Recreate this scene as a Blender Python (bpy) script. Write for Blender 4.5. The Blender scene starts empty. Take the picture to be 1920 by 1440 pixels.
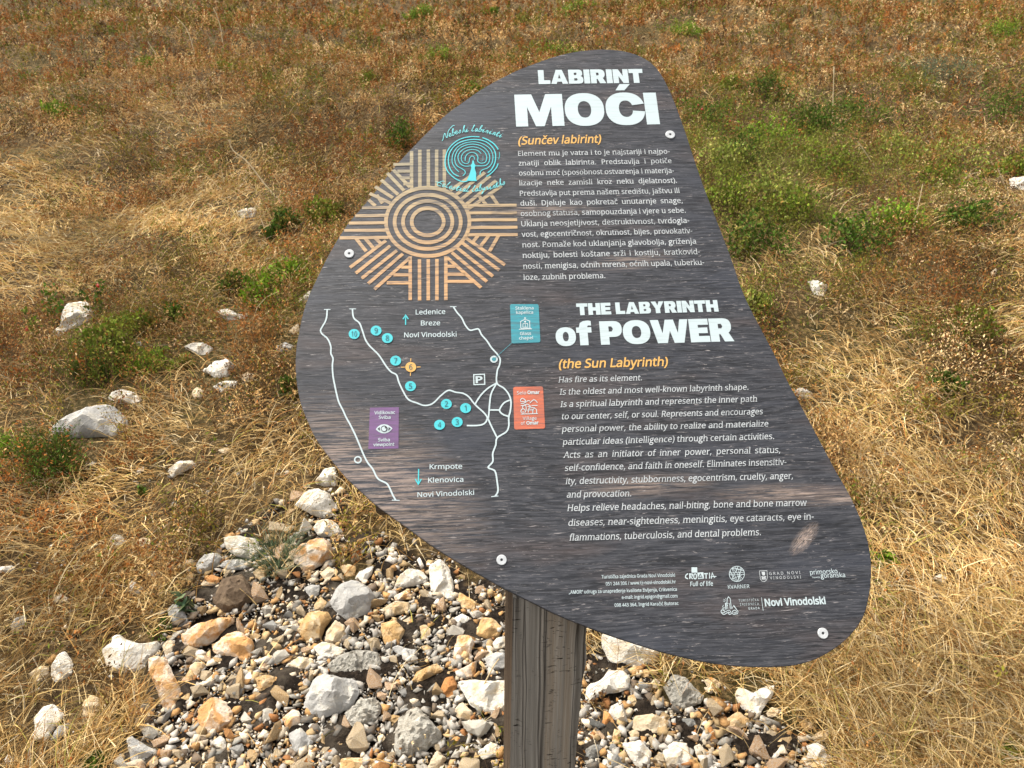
import bpy, bmesh, math, os, random
import numpy as np
from mathutils import Vector, Matrix
from mathutils.geometry import delaunay_2d_cdt

# ---------------------------------------------------------------- camera, world, sun, exposure
SC = bpy.context.scene
COL = SC.collection
random.seed(7)
RNG = np.random.default_rng(7)
F = 1442.0                                   # focal length in pixels of the 1920 px wide photograph
PITCH = math.radians(25.0)
SLOPE = math.tan(math.radians(7.9))          # the meadow climbs away from the viewer
CAM = np.array([0.0, 0.0, 1.514])
RIGHT = np.array([1.0, 0, 0])
FWD = np.array([0, math.cos(PITCH), -math.sin(PITCH)])
UP = np.array([0, math.sin(PITCH), math.cos(PITCH)])

cam_data = bpy.data.cameras.new('camera')
cam_data.sensor_width = 36.0
cam_data.lens = F / 1920.0 * 36.0
cam_data.clip_start = 0.05
cam_data.clip_end = 400.0
cam_data.dof.use_dof = True
cam_data.dof.focus_distance = 1.08
cam_data.dof.aperture_fstop = 20.0
cam = bpy.data.objects.new('camera', cam_data)
cam.location = CAM
cam.rotation_euler = (math.radians(90) - PITCH, 0, 0)
COL.objects.link(cam)
SC.camera = cam

SUN_EL, SUN_AZ = math.radians(58), math.radians(-62)   # soft light from the left, behind the board
world = bpy.data.worlds.new('World')
SC.world = world
world.use_nodes = True
wn = world.node_tree
bg = wn.nodes['Background']
sky = wn.nodes.new('ShaderNodeTexSky')
sky.sky_type = 'NISHITA'
sky.sun_disc = False
sky.sun_elevation = SUN_EL
sky.sun_rotation = SUN_AZ
sky.air_density = 1.2
sky.dust_density = 4.0
hs = wn.nodes.new('ShaderNodeHueSaturation')            # overcast: the sky is a pale veil
hs.inputs['Saturation'].default_value = 0.22
wn.links.new(sky.outputs[0], hs.inputs['Color'])
wn.links.new(hs.outputs[0], bg.inputs['Color'])
bg.inputs['Strength'].default_value = 0.125
sun_data = bpy.data.lights.new('sun', 'SUN')
sun_data.energy = 2.8
sun_data.angle = math.radians(38)
sun_data.color = (1.0, 0.945, 0.85)
sun = bpy.data.objects.new('sun', sun_data)
sd = Vector((math.sin(SUN_AZ) * math.cos(SUN_EL), math.cos(SUN_AZ) * math.cos(SUN_EL), math.sin(SUN_EL)))
sun.rotation_euler = sd.to_track_quat('Z', 'Y').to_euler()
sun.location = sd * 20
COL.objects.link(sun)
SC.view_settings.view_transform = 'Standard'
SC.view_settings.look = 'None'
SC.view_settings.exposure = 1.15
SC.view_settings.gamma = 1.0
SC.cycles.max_bounces = 6
SC.cycles.diffuse_bounces = 3
SC.cycles.transmission_bounces = 3
SC.cycles.transparent_max_bounces = 4

# ---------------------------------------------------------------- photograph pixels -> points of the place
def ray(x, y):
    return RIGHT * ((x - 960) / F) - UP * ((y - 720) / F) + FWD

def rays(p):
    p = np.asarray(p, float)
    return RIGHT * ((p[:, :1] - 960) / F) - UP * ((p[:, 1:2] - 720) / F) + FWD

def project(P):
    d = np.asarray(P, float) - CAM
    z = np.maximum(d @ FWD, 1e-3)
    return np.stack([960 + F * (d @ RIGHT) / z, 720 - F * (d @ UP) / z], 1), z

_W = [(RNG.uniform(0, 2 * math.pi), RNG.uniform(0, 2 * math.pi), f) for f in (0.5, 0.9, 1.7, 3.1, 5.3, 9.0, 14.0)]
def bumps(x, y):
    h = 0
    for a, p, f in _W:
        h = h + (0.03 / f ** 0.8) * np.sin(f * (x * math.cos(a) + y * math.sin(a)) * 2 + p)
    return h * np.clip((y - 0.2) / 3.0, 0.35, 1.6)

def ground(x, y):
    return np.asarray(y) * SLOPE + bumps(np.asarray(x), np.asarray(y))

def on_ground(x, y):
    d = ray(x, y)
    p = CAM + d * 2
    t = 2.0
    n = np.array([0, -SLOPE, 1.0])
    off = 0.0
    for _ in range(4):
        t = (off - CAM @ n) / (d @ n)
        p = CAM + d * t
        off = float(bumps(p[0], p[1]))
    return p, t                                # the point and its depth along the optical axis

def vnoise(x, y, f, seed=0):                   # cheap smooth noise in 0..1
    r = np.random.default_rng(100 + seed)
    s = np.zeros_like(np.asarray(x, float))
    for k in range(7):
        a = r.uniform(0, 2 * math.pi); p = r.uniform(0, 6.28); g = f * r.uniform(0.6, 1.7)
        s += np.sin(g * (x * math.cos(a) + y * math.sin(a)) + p + 1.5 * np.sin(g * 0.7 * (x * math.sin(a) - y * math.cos(a)) + p * 2))
    return 0.5 + 0.5 * np.tanh(s / 2.2)

# what grows where, read off the photograph in 160 px cells: straw, heath, green
MAP_S = ["233333334444", "776655444444", "998643332234", "988654334566", "544445555666", "678766666777", "887666666999", "876665556999", "876665557999"]
MAP_H = ["999888888888", "556677777666", "123566554444", "223455554432", "654344443223", "322222222222", "111222222111", "111111111111", "111111111101"]
MAP_G = ["332222221123", "222222227653", "011244449864", "234444447411", "244322221111", "311111111110", "111111111000", "010111111000", "010000001001"]
def grid(m):
    return np.array([[int(c) for c in r] for r in m], float) / 9.0
GS, GH, GG = grid(MAP_S), grid(MAP_H), grid(MAP_G)
def cell(g, px):
    u = np.clip(px[:, 0] / 160 - 0.5, 0, 10.999); v = np.clip(px[:, 1] / 160 - 0.5, 0, 7.999)
    i, j = u.astype(int), v.astype(int); a, b = u - i, v - j
    return (g[j, i] * (1 - a) + g[j, i + 1] * a) * (1 - b) + (g[j + 1, i] * (1 - a) + g[j + 1, i + 1] * a) * b

PATCH = np.array([(330, 1190), (390, 1075), (500, 1020), (560, 930), (610, 900), (640, 1010), (700, 1060), (800, 1075), (870, 1095), (950, 1120), (1130, 1215),
                  (1260, 1270), (1400, 1330), (1500, 1420), (1560, 1500), (1500, 1700), (100, 1700), (215, 1460), (270, 1330), (300, 1260)], float)
def in_poly(px, poly):
    x, y = px[:, 0], px[:, 1]
    r = np.zeros(len(px), bool)
    for (x0, y0), (x1, y1) in zip(poly, np.roll(poly, -1, 0)):
        c = (y0 > y) != (y1 > y)
        r ^= c & (x < (x1 - x0) * (y - y0) / (y1 - y0 + 1e-9) + x0)
    return r
def patch_mask(P):                             # 1 where bare stony soil shows
    px, z = project(P)
    w = np.stack([vnoise(P[:, 0], P[:, 1], 16, 1) - .5, vnoise(P[:, 0], P[:, 1], 16, 2) - .5], 1)
    m = in_poly(px + w * 90, PATCH) & ((P - CAM) @ FWD > 0.3)
    px2 = px + w * 30
    return m.astype(float)

# ---------------------------------------------------------------- helpers
def tag(o, label=None, cat=None, group=None, kind=None):
    if label: o['label'] = label
    if cat: o['category'] = cat
    if group: o['group'] = group
    if kind: o['kind'] = kind
    return o

def link(name, mesh, mat=None, parent=None):
    o = bpy.data.objects.new(name, mesh)
    COL.objects.link(o)
    if mat is not None:
        for m in (mat if isinstance(mat, (list, tuple)) else [mat]):
            mesh.materials.append(m)
    if parent: o.parent = parent
    return o

def empty(name, loc, rz=0.0):
    o = bpy.data.objects.new(name, None)
    o.empty_display_size = 0.05
    o.location = loc
    o.rotation_euler = (0, 0, rz)
    COL.objects.link(o)
    return o

def np_mesh(name, V, quads, colors=None, smooth=False):
    V = np.ascontiguousarray(V, np.float32); quads = np.ascontiguousarray(quads, np.int32)
    k = quads.shape[1]
    m = bpy.data.meshes.new(name)
    m.vertices.add(len(V)); m.vertices.foreach_set('co', V.ravel())
    m.loops.add(quads.size); m.loops.foreach_set('vertex_index', quads.ravel())
    m.polygons.add(len(quads)); m.polygons.foreach_set('loop_start', np.arange(0, quads.size, k, dtype=np.int32))
    if smooth: m.polygons.foreach_set('use_smooth', np.ones(len(quads), bool))
    if colors is not None:
        a = m.attributes.new('tint', 'FLOAT_COLOR', 'POINT')
        c = np.ones((len(V), 4), np.float32); c[:, :3] = colors
        a.data.foreach_set('color', c.ravel())
    m.update(calc_edges=True)
    return m

def mat_new(name):
    m = bpy.data.materials.new(name); m.use_nodes = True
    nt = m.node_tree; b = nt.nodes['Principled BSDF']
    return m, nt, b
def N(nt, t, **kw):
    n = nt.nodes.new(t)
    for k, v in kw.items(): setattr(n, k, v)
    return n
def mixc(nt, fac, a, b, mode='MIX'):
    n = N(nt, 'ShaderNodeMix', data_type='RGBA', blend_type=mode)
    for s, v in ((n.inputs[0], fac), (n.inputs[6], a), (n.inputs[7], b)):
        if hasattr(v, 'is_output') or isinstance(v, bpy.types.NodeSocket): nt.links.new(v, s)
        elif isinstance(v, (int, float)): s.default_value = v
        else: s.default_value = (*v, 1)
    return n.outputs[2]
def ramp(nt, sock, lo, hi, a=0.0, b=1.0):
    n = N(nt, 'ShaderNodeMapRange'); n.clamp = True
    nt.links.new(sock, n.inputs[0])
    for i, v in enumerate((lo, hi, a, b)): n.inputs[i + 1].default_value = v
    return n.outputs[0]
def math_n(nt, op, a, b=0.0):
    n = N(nt, 'ShaderNodeMath', operation=op)
    for s, v in ((n.inputs[0], a), (n.inputs[1], b)):
        if isinstance(v, bpy.types.NodeSocket): nt.links.new(v, s)
        else: s.default_value = v
    return n.outputs[0]
def noise(nt, vec, scale, detail=3.0, rough=0.5, dist=0.0, mapscale=None):
    if mapscale is not None:
        mp = N(nt, 'ShaderNodeMapping'); mp.inputs['Scale'].default_value = mapscale
        nt.links.new(vec, mp.inputs['Vector']); vec = mp.outputs[0]
    n = N(nt, 'ShaderNodeTexNoise'); nt.links.new(vec, n.inputs['Vector'])
    n.inputs['Scale'].default_value = scale; n.inputs['Detail'].default_value = detail
    n.inputs['Roughness'].default_value = rough; n.inputs['Distortion'].default_value = dist
    return n.outputs[0]
def objco(nt):
    return N(nt, 'ShaderNodeTexCoord').outputs['Object']
def bump(nt, b, h, strength, dist=0.01):
    n = N(nt, 'ShaderNodeBump'); n.inputs['Strength'].default_value = strength; n.inputs['Distance'].default_value = dist
    nt.links.new(h, n.inputs['Height']); nt.links.new(n.outputs[0], b.inputs['Normal'])

# ---------------------------------------------------------------- materials
def stone_mat(name, base, patch, amount, dark, rough_scale=60.0, bump_s=0.5, speck=0.0):
    m, nt, b = mat_new(name)
    co = objco(nt)
    info = N(nt, 'ShaderNodeObjectInfo')
    add = N(nt, 'ShaderNodeVectorMath', operation='ADD'); nt.links.new(co, add.inputs[0])
    sc = N(nt, 'ShaderNodeVectorMath', operation='SCALE'); sc.inputs[3].default_value = 37.0
    cb = N(nt, 'ShaderNodeCombineXYZ')
    for i in range(3): nt.links.new(info.outputs['Random'], cb.inputs[i])
    nt.links.new(cb.outputs[0], sc.inputs[0]); nt.links.new(sc.outputs[0], add.inputs[1])
    v = add.outputs[0]
    n1 = noise(nt, v, 22, 5, 0.62, 0.6)
    n2 = noise(nt, v, rough_scale, 6, 0.7)
    n3 = noise(nt, v, 170, 4, 0.7)
    c = mixc(nt, ramp(nt, n1, 0.62 - amount * 0.35, 0.78 - amount * 0.35), base, patch)
    c = mixc(nt, ramp(nt, n2, 0.57, 0.70, 0, 0.7), c, dark)
    veins = ramp(nt, math_n(nt, 'ABSOLUTE', math_n(nt, 'SUBTRACT', noise(nt, v, 14, 3, 0.5, 1.5), 0.5)), 0.0, 0.016, 0.4, 0.0)
    c = mixc(nt, veins, c, dark)
    if speck:
        c = mixc(nt, ramp(nt, n3, 0.55, 0.66, 0, speck), c, (0.10, 0.10, 0.09))
        c = mixc(nt, ramp(nt, n3, 0.45, 0.36, 0, speck), c, (0.62, 0.61, 0.56))
    hv = N(nt, 'ShaderNodeHueSaturation'); nt.links.new(c, hv.inputs['Color'])
    nt.links.new(ramp(nt, info.outputs['Random'], 0, 1, 0.82, 1.08), hv.inputs['Value'])
    nt.links.new(hv.outputs[0], b.inputs['Base Color'])
    b.inputs['Roughness'].default_value = 0.88
    b.inputs['Specular IOR Level'].default_value = 0.25
    h = math_n(nt, 'ADD', math_n(nt, 'MULTIPLY', n2, 0.7), math_n(nt, 'MULTIPLY', n3, 0.4))
    bump(nt, b, h, bump_s * 1.6, 0.010)
    return m
STONE = {
 'white': stone_mat('white_limestone', (0.62, 0.575, 0.49), (0.54, 0.42, 0.26), 0.34, (0.42, 0.37, 0.29)),
 'rust': stone_mat('rust_stained_limestone', (0.62, 0.53, 0.42), (0.50, 0.265, 0.10), 0.62, (0.40, 0.27, 0.14)),
 'buff': stone_mat('buff_limestone', (0.58, 0.47, 0.32), (0.47, 0.32, 0.16), 0.45, (0.34, 0.25, 0.15)),
 'ochre': stone_mat('ochre_stone', (0.47, 0.29, 0.12), (0.60, 0.46, 0.28), 0.5, (0.25, 0.13, 0.05)),
 'orange': stone_mat('orange_stone', (0.45, 0.20, 0.065), (0.55, 0.33, 0.14), 0.35, (0.18, 0.08, 0.03)),
 'grey': stone_mat('grey_limestone', (0.37, 0.355, 0.325), (0.48, 0.44, 0.36), 0.3, (0.27, 0.25, 0.23)),
 'dark': stone_mat('dark_grey_stone', (0.17, 0.165, 0.15), (0.27, 0.25, 0.21), 0.4, (0.07, 0.065, 0.06), 60, 0.7, 0.4),
 'concrete': stone_mat('crumbly_concrete', (0.44, 0.41, 0.345), (0.34, 0.30, 0.235), 0.4, (0.22, 0.19, 0.15), 90, 0.8, 0.4),
 'brown': stone_mat('dark_brown_stone', (0.105, 0.070, 0.042), (0.20, 0.14, 0.085), 0.35, (0.045, 0.03, 0.02)),
}

def tint_mat(name, rough=0.7, trans=0.3, spec=0.2):
    m, nt, b = mat_new(name)
    a = N(nt, 'ShaderNodeAttribute'); a.attribute_name = 'tint'
    nt.links.new(a.outputs['Color'], b.inputs['Base Color'])
    b.inputs['Roughness'].default_value = rough
    b.inputs['Specular IOR Level'].default_value = spec
    if trans:
        t = N(nt, 'ShaderNodeBsdfTranslucent'); nt.links.new(a.outputs['Color'], t.inputs['Color'])
        mx = N(nt, 'ShaderNodeMixShader'); mx.inputs[0].default_value = trans
        nt.links.new(b.outputs[0], mx.inputs[1]); nt.links.new(t.outputs[0], mx.inputs[2])
        nt.links.new(mx.outputs[0], nt.nodes['Material Output'].inputs['Surface'])
    return m
M_STRAW = tint_mat('dry_straw', 0.8, 0.15, 0.04)
M_LEAF = tint_mat('small_leaves', 0.75, 0.18, 0.06)
M_STEM = tint_mat('plant_stems', 0.8, 0.0, 0.15)
M_GRAVEL = None

def gravel_mat():
    m, nt, b = mat_new('mixed_gravel')
    a = N(nt, 'ShaderNodeAttribute'); a.attribute_name = 'tint'
    n1 = noise(nt, objco(nt), 120, 5, 0.65)
    c = mixc(nt, ramp(nt, n1, 0.45, 0.72, 0, 0.55), a.outputs['Color'], (0.20, 0.12, 0.06))
    nt.links.new(c, b.inputs['Base Color'])
    b.inputs['Roughness'].default_value = 0.9; b.inputs['Specular IOR Level'].default_value = 0.2
    bump(nt, b, n1, 0.5, 0.004)
    return m
M_GRAVEL = gravel_mat()

def ground_mat():
    m, nt, b = mat_new('meadow_soil')
    co = objco(nt)
    a = N(nt, 'ShaderNodeAttribute'); a.attribute_name = 'soil'
    n1 = noise(nt, co, 5, 6, 0.65, 0.5)
    n2 = noise(nt, co, 60, 6, 0.7)
    n3 = noise(nt, co, 260, 3, 0.7)
    n4 = noise(nt, co, 0.9, 4, 0.6)
    c = mixc(nt, ramp(nt, n1, 0.35, 0.65), (0.042, 0.026, 0.012), (0.105, 0.068, 0.030))
    c = mixc(nt, ramp(nt, n4, 0.48, 0.62, 0, 0.6), c, (0.065, 0.060, 0.018))
    c = mixc(nt, ramp(nt, n2, 0.5, 0.60, 0, 0.8), c, (0.30, 0.20, 0.09))
    s = mixc(nt, ramp(nt, n2, 0.42, 0.66), (0.014, 0.010, 0.007), (0.045, 0.032, 0.022))
    s = mixc(nt, ramp(nt, n3, 0.62, 0.72, 0, 0.4), s, (0.12, 0.09, 0.06))
    s = mixc(nt, ramp(nt, noise(nt, co, 7, 4, 0.6, 0.4), 0.50, 0.63, 0, 0.75), s, mixc(nt, n2, (0.075, 0.06, 0.043), (0.19, 0.155, 0.115)))
    c = mixc(nt, a.outputs['Fac'], c, s)
    nt.links.new(c, b.inputs['Base Color'])
    b.inputs['Roughness'].default_value = 0.95; b.inputs['Specular IOR Level'].default_value = 0.1
    bump(nt, b, math_n(nt, 'ADD', n2, math_n(nt, 'MULTIPLY', n3, 0.5)), 1.0, 0.02)
    return m
M_GROUND = ground_mat()

def plain(name, col, rough=0.5, spec=0.3):
    m, nt, b = mat_new(name)
    n1 = noise(nt, objco(nt), 90, 4, 0.6)
    c = mixc(nt, ramp(nt, n1, 0.4, 0.65), tuple(x * 0.82 for x in col), col)
    nt.links.new(c, b.inputs['Base Color'])
    b.inputs['Roughness'].default_value = rough; b.inputs['Specular IOR Level'].default_value = spec
    return m

# ---------------------------------------------------------------- the ground, one sheet
def build_ground():
    ys = np.concatenate([np.linspace(-8, 0.2, 16)[:-1], np.linspace(0.2, 4.0, 170)[:-1], 4.0 * (90 / 4.0) ** np.linspace(0, 1, 90)])
    xh = np.concatenate([np.linspace(0, 2.2, 85)[:-1], 2.2 * (60 / 2.2) ** np.linspace(0, 1, 60)])
    xs = np.concatenate([-xh[:0:-1], xh])
    X, Y = np.meshgrid(xs, ys)
    P = np.stack([X.ravel(), Y.ravel(), ground(X, Y).ravel()], 1)
    nx, ny = len(xs), len(ys)
    i = np.arange(nx * ny).reshape(ny, nx)
    q = np.stack([i[:-1, :-1], i[:-1, 1:], i[1:, 1:], i[1:, :-1]], -1).reshape(-1, 4)
    pm = patch_mask(P) * (P[:, 1] > 0.1)
    P[:, 2] += 0.006 * (vnoise(P[:, 0], P[:, 1], 45, 3) - 0.5) * pm * 4
    m = np_mesh('ground', P, q, None, True)
    a = m.attributes.new('soil', 'FLOAT', 'POINT'); a.data.foreach_set('value', pm.astype(np.float32))
    o = link('ground', m, M_GROUND)
    tag(o, kind='structure')
build_ground()
# ---------------------------------------------------------------- the sign: frame of the board
_R = np.array([1.0, -0.026, 0.0466]); _R /= np.linalg.norm(_R)
_U = np.array([-170.0, -3956.0, 1442.0]); _U /= np.linalg.norm(_U)
def cam2world(v): return RIGHT * v[0] - UP * v[1] + FWD * v[2]
BR, BU = cam2world(_R), cam2world(_U)
BU -= BR * (BU @ BR); BU /= np.linalg.norm(BU)
BN = np.cross(BR, BU)                                     # faces the viewer
_anchor = CAM + ray(1030, 1150) * 0.955
def plane_hit(px, py, p0, n):
    d = ray(px, py); return CAM + d * (((p0 - CAM) @ n) / (d @ n))
BO = plane_hit(1000, 680, _anchor, BN)                    # origin of the board's own coordinates
def uv(px, py):
    p = plane_hit(px, py, BO, BN) - BO
    return np.array([p @ BR, p @ BU])
def C(ox, oy, s):                                         # coordinates read in a zoomed crop of the photograph
    return lambda pts: [(ox + x / s, oy + y / s) for x, y in pts]
c1, c2, c3, c4, c5 = C(900, 80, 3.0), C(620, 220, 4.0), C(560, 560, 3.6), C(1020, 540, 2.88), C(1040, 1040, 3.2)
THICK = 0.008

# wood print: one grain for the board and for everything printed on it
def grain(nt):
    co = objco(nt)
    wav = noise(nt, co, 5.0, 2, 0.5)
    sp = N(nt, 'ShaderNodeSeparateXYZ'); nt.links.new(co, sp.inputs[0])
    yy = math_n(nt, 'ADD', sp.outputs[1], math_n(nt, 'MULTIPLY', math_n(nt, 'SUBTRACT', wav, 0.5), 0.014))
    cb = N(nt, 'ShaderNodeCombineXYZ'); nt.links.new(sp.outputs[0], cb.inputs[0]); nt.links.new(yy, cb.inputs[1])
    v = cb.outputs[0]
    big = noise(nt, v, 1.0, 4, 0.6, 0.3, (3.2, 13, 1))
    mid = noise(nt, v, 1.0, 5, 0.65, 0.4, (20, 330, 1))
    fine = noise(nt, v, 1.0, 4, 0.7, 0.2, (50, 640, 1))
    crack = ramp(nt, math_n(nt, 'ABSOLUTE', math_n(nt, 'SUBTRACT', noise(nt, v, 1.0, 3, 0.55, 0.5, (7, 150, 1)), 0.5)), 0.0, 0.040, 1.0, 0.0)
    gate = ramp(nt, noise(nt, v, 1.0, 2, 0.5, 0, (7, 26, 1)), 0.36, 0.52)
    crack = math_n(nt, 'MULTIPLY', crack, gate)
    fleck = math_n(nt, 'MULTIPLY', ramp(nt, noise(nt, v, 1.0, 4, 0.75, 0.6, (48, 520, 1)), 0.60, 0.69),
                   ramp(nt, noise(nt, v, 1.0, 3, 0.6, 0, (6, 20, 1)), 0.40, 0.62, 0.25, 1.0))
    return co, big, mid, fine, crack, fleck

def board_mat():
    m, nt, b = mat_new('charred_wood_print')
    co, big, mid, fine, crack, fleck = grain(nt)
    c = mixc(nt, ramp(nt, mid, 0.36, 0.64), (0.011, 0.012, 0.0155), (0.057, 0.057, 0.063))
    c = mixc(nt, ramp(nt, fine, 0.52, 0.68, 0, 0.5), c, (0.145, 0.14, 0.145))
    c = mixc(nt, ramp(nt, big, 0.52, 0.72, 0, 0.42), c, (0.135, 0.092, 0.074), 'MIX')
    c = mixc(nt, ramp(nt, big, 0.46, 0.30, 0, 0.5), c, (0.040, 0.045, 0.060), 'MIX')
    c = mixc(nt, math_n(nt, 'MULTIPLY', crack, 0.95), c, (0.010, 0.010, 0.011))
    c = mixc(nt, math_n(nt, 'MULTIPLY', fleck, 0.85), c, (0.46, 0.41, 0.385))
    # the pale rubbed streaks of the printed timber at the lower right and along the lower left edge
    for (px, py, rx, ry, rot, amt) in ((1508, 1010, 0.021, 0.0075, 0.75, 1.0), (1470, 925, 0.07, 0.010, -0.02, 0.6), (1215, 910, 0.07, 0.012, 0.03, 0.45),
                                       (690, 905, 0.13, 0.07, -0.6, 0.6), (1590, 935, 0.05, 0.006, 0.1, 0.5), (1180, 490, 0.05, 0.012, 0.1, 0.4), (1000, 395, 0.08, 0.01, 0, .4)):
        u = uv(px, py)
        mp = N(nt, 'ShaderNodeMapping', vector_type='TEXTURE')
        mp.inputs['Location'].default_value = (u[0], u[1], 0); mp.inputs['Rotation'].default_value = (0, 0, rot)
        mp.inputs['Scale'].default_value = (rx, ry, 1)
        nt.links.new(co, mp.inputs['Vector'])
        ln = N(nt, 'ShaderNodeVectorMath', operation='LENGTH'); nt.links.new(mp.outputs[0], ln.inputs[0])
        f = math_n(nt, 'MULTIPLY', ramp(nt, ln.outputs['Value'], 1.5, 0.3, 0, amt), ramp(nt, noise(nt, mp.outputs[0], 1.0, 5, 0.8, 0.3, (2.2, 9.0, 1)) if abs(rot) > .7 else noise(nt, co, 1.0, 5, 0.75, 0.3, (16, 330, 1)), 0.44, 0.60))
        c = mixc(nt, f, c, (0.50, 0.37, 0.29))
    nt.links.new(c, b.inputs['Base Color'])
    nt.links.new(ramp(nt, mid, 0.3, 0.7, 0.50, 0.38), b.inputs['Roughness'])
    b.inputs['Specular IOR Level'].default_value = 0.4
    bump(nt, b, math_n(nt, 'SUBTRACT', math_n(nt, 'ADD', mid, math_n(nt, 'MULTIPLY', fleck, 0.4)), math_n(nt, 'MULTIPLY', crack, 0.6)), 0.10, 0.002)
    return m
M_BOARD = board_mat()

def print_mat(name, col, worn=0.5, col2=None, y0=0, y1=1, thin=0.0, fleckc=None):
    m, nt, b = mat_new(name)
    co, big, mid, fine, crack, fleck = grain(nt)
    base = col
    if col2:
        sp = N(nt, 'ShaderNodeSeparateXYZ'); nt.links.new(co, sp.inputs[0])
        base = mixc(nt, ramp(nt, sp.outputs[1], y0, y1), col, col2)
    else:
        base = mixc(nt, ramp(nt, big, 0.3, 0.7), col, tuple(x * 0.92 for x in col))
    c = mixc(nt, math_n(nt, 'MULTIPLY', crack, worn), base, (0.05, 0.05, 0.055))
    if thin:
        c = mixc(nt, ramp(nt, mid, 0.62, 0.38, 0, thin), c, (0.06, 0.06, 0.065))
        c = mixc(nt, ramp(nt, fine, 0.55, 0.72, 0, thin * 0.7), c, fleckc or (0.45, 0.40, 0.34))
    nt.links.new(c, b.inputs['Base Color'])
    b.inputs['Roughness'].default_value = 0.45
    return m
M_WHITE = print_mat('white_print', (0.47, 0.545, 0.55), 0.15)
M_TEXT = print_mat('text_print', (0.48, 0.50, 0.50), 0.4)
M_YELLOW = print_mat('yellow_print', (0.62, 0.35, 0.09), 0.2)
M_TURQ = print_mat('turquoise_print', (0.055, 0.47, 0.51), 0.25)
M_CYAN = print_mat('pale_turquoise_print', (0.15, 0.58, 0.60), 0.2)
M_TEAL = print_mat('teal_print', (0.028, 0.26, 0.31), 0.45, thin=0.35, fleckc=(0.2, 0.6, 0.62))
M_RED = print_mat('coral_print', (0.55, 0.13, 0.06), 0.5, thin=0.35, fleckc=(0.85, 0.4, 0.25))
M_PURPLE = print_mat('purple_print', (0.165, 0.075, 0.195), 0.45, thin=0.35, fleckc=(0.34, 0.2, 0.38))
M_DIGIT = print_mat('digit_print', (0.02, 0.09, 0.11), 0.2)
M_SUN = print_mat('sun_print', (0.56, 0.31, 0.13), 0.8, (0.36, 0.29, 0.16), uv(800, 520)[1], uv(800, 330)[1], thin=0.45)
M_DARKP = print_mat('dark_print', (0.045, 0.045, 0.05), 0.1)

# ---------------------------------------------------------------- flat print pieces on the board
FONT = None
try:
    FONT = bpy.data.fonts.load(os.path.join(bpy.utils.system_resource('DATAFILES'), 'fonts', 'NotoSansHebrew-Regular.woff2'))
except Exception:
    FONT = None
_layer = [0]
class Flat:                                                # collects printed shapes in board coordinates
    def __init__(s): s.v, s.f, s.m = [], [], []
    def add(s, pts, faces, z, mi=0):
        _layer[0] = (_layer[0] + 1) % 6
        zz = z + 0.00004 * _layer[0]
        n = len(s.v)
        s.v += [(p[0], p[1], zz) for p in pts]
        s.f += [tuple(n + i for i in f) for f in faces]; s.m += [mi] * len(faces)
    def build(s, name, mats, parent, label=None):
        me = bpy.data.meshes.new(name)
        me.from_pydata(s.v, [], s.f)
        me.polygons.foreach_set('material_index', s.m)
        me.update()
        o = link(name, me, mats, parent)
        if label: o['label'] = label
        return o
Z1, Z2 = 0.0004, 0.0009

def fill(contours):                                        # outlines (with holes) -> triangles
    cu = bpy.data.curves.new('tmp', 'CURVE'); cu.dimensions = '2D'; cu.fill_mode = 'BOTH'
    for c in contours:
        sp = cu.splines.new('POLY'); sp.points.add(len(c) - 1)
        for p, q in zip(sp.points, c): p.co = (q[0], q[1], 0, 1)
        sp.use_cyclic_u = True
    o = bpy.data.objects.new('tmp', cu); COL.objects.link(o)
    dg = bpy.context.evaluated_depsgraph_get()
    me = bpy.data.meshes.new_from_object(o.evaluated_get(dg))
    v = [(q.co.x, q.co.y) for q in me.vertices]; f = [tuple(p.vertices) for p in me.polygons]
    bpy.data.objects.remove(o); bpy.data.curves.remove(cu); bpy.data.meshes.remove(me)
    return v, f

_tc = bpy.data.curves.new('tmp_text', 'FONT')
_to = bpy.data.objects.new('tmp_text', _tc); COL.objects.link(_to)
if FONT: _tc.font = FONT
PLAINF = _tc.font_bold                                    # the built-in face has a plain g that stays legible small
def raw_text(body, bold=0.0, sw=1.0, sc=1.0):
    _tc.body = body; _tc.size = 1.0; _tc.offset = bold; _tc.space_word = sw; _tc.space_character = sc; _tc.resolution_u = 2
    for ch, fm in zip(body, _tc.body_format): fm.use_bold = ch == 'g'
    dg = bpy.context.evaluated_depsgraph_get(); dg.update()
    me = bpy.data.meshes.new_from_object(_to.evaluated_get(dg))
    v = np.array([(q.co.x, q.co.y) for q in me.vertices]); f = [tuple(p.vertices) for p in me.polygons]
    bpy.data.meshes.remove(me)
    return v, f
_hv, _ = raw_text('H'); CAPH = float(_hv[:, 1].max())
_xv, _ = raw_text('x'); XH = float(_xv[:, 1].max())

def slabs(v, f):                                           # slab serifs on the stem ends
    cnt = {}
    for p in f:
        for a, b in zip(p, p[1:] + p[:1]):
            k = (min(a, b), max(a, b)); cnt[k] = cnt.get(k, 0) + 1
    out = []
    for (a, b), n in cnt.items():
        if n != 1: continue
        (xa, ya), (xb, yb) = v[a], v[b]
        if abs(ya - yb) > 0.004: continue
        w = abs(xa - xb)
        if not 0.03 < w < 0.13: continue
        lo, hi = min(xa, xb), max(xa, xb)
        if abs(ya) < 0.012: out.append((lo - 0.05, hi + 0.05, ya, ya + 0.034))
        elif abs(ya - XH) < 0.02 or ya > CAPH - 0.02: out.append((lo - 0.045, hi + (0.03 if abs(ya - CAPH) < .01 else 0), ya - 0.034, ya))
    return out

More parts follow.
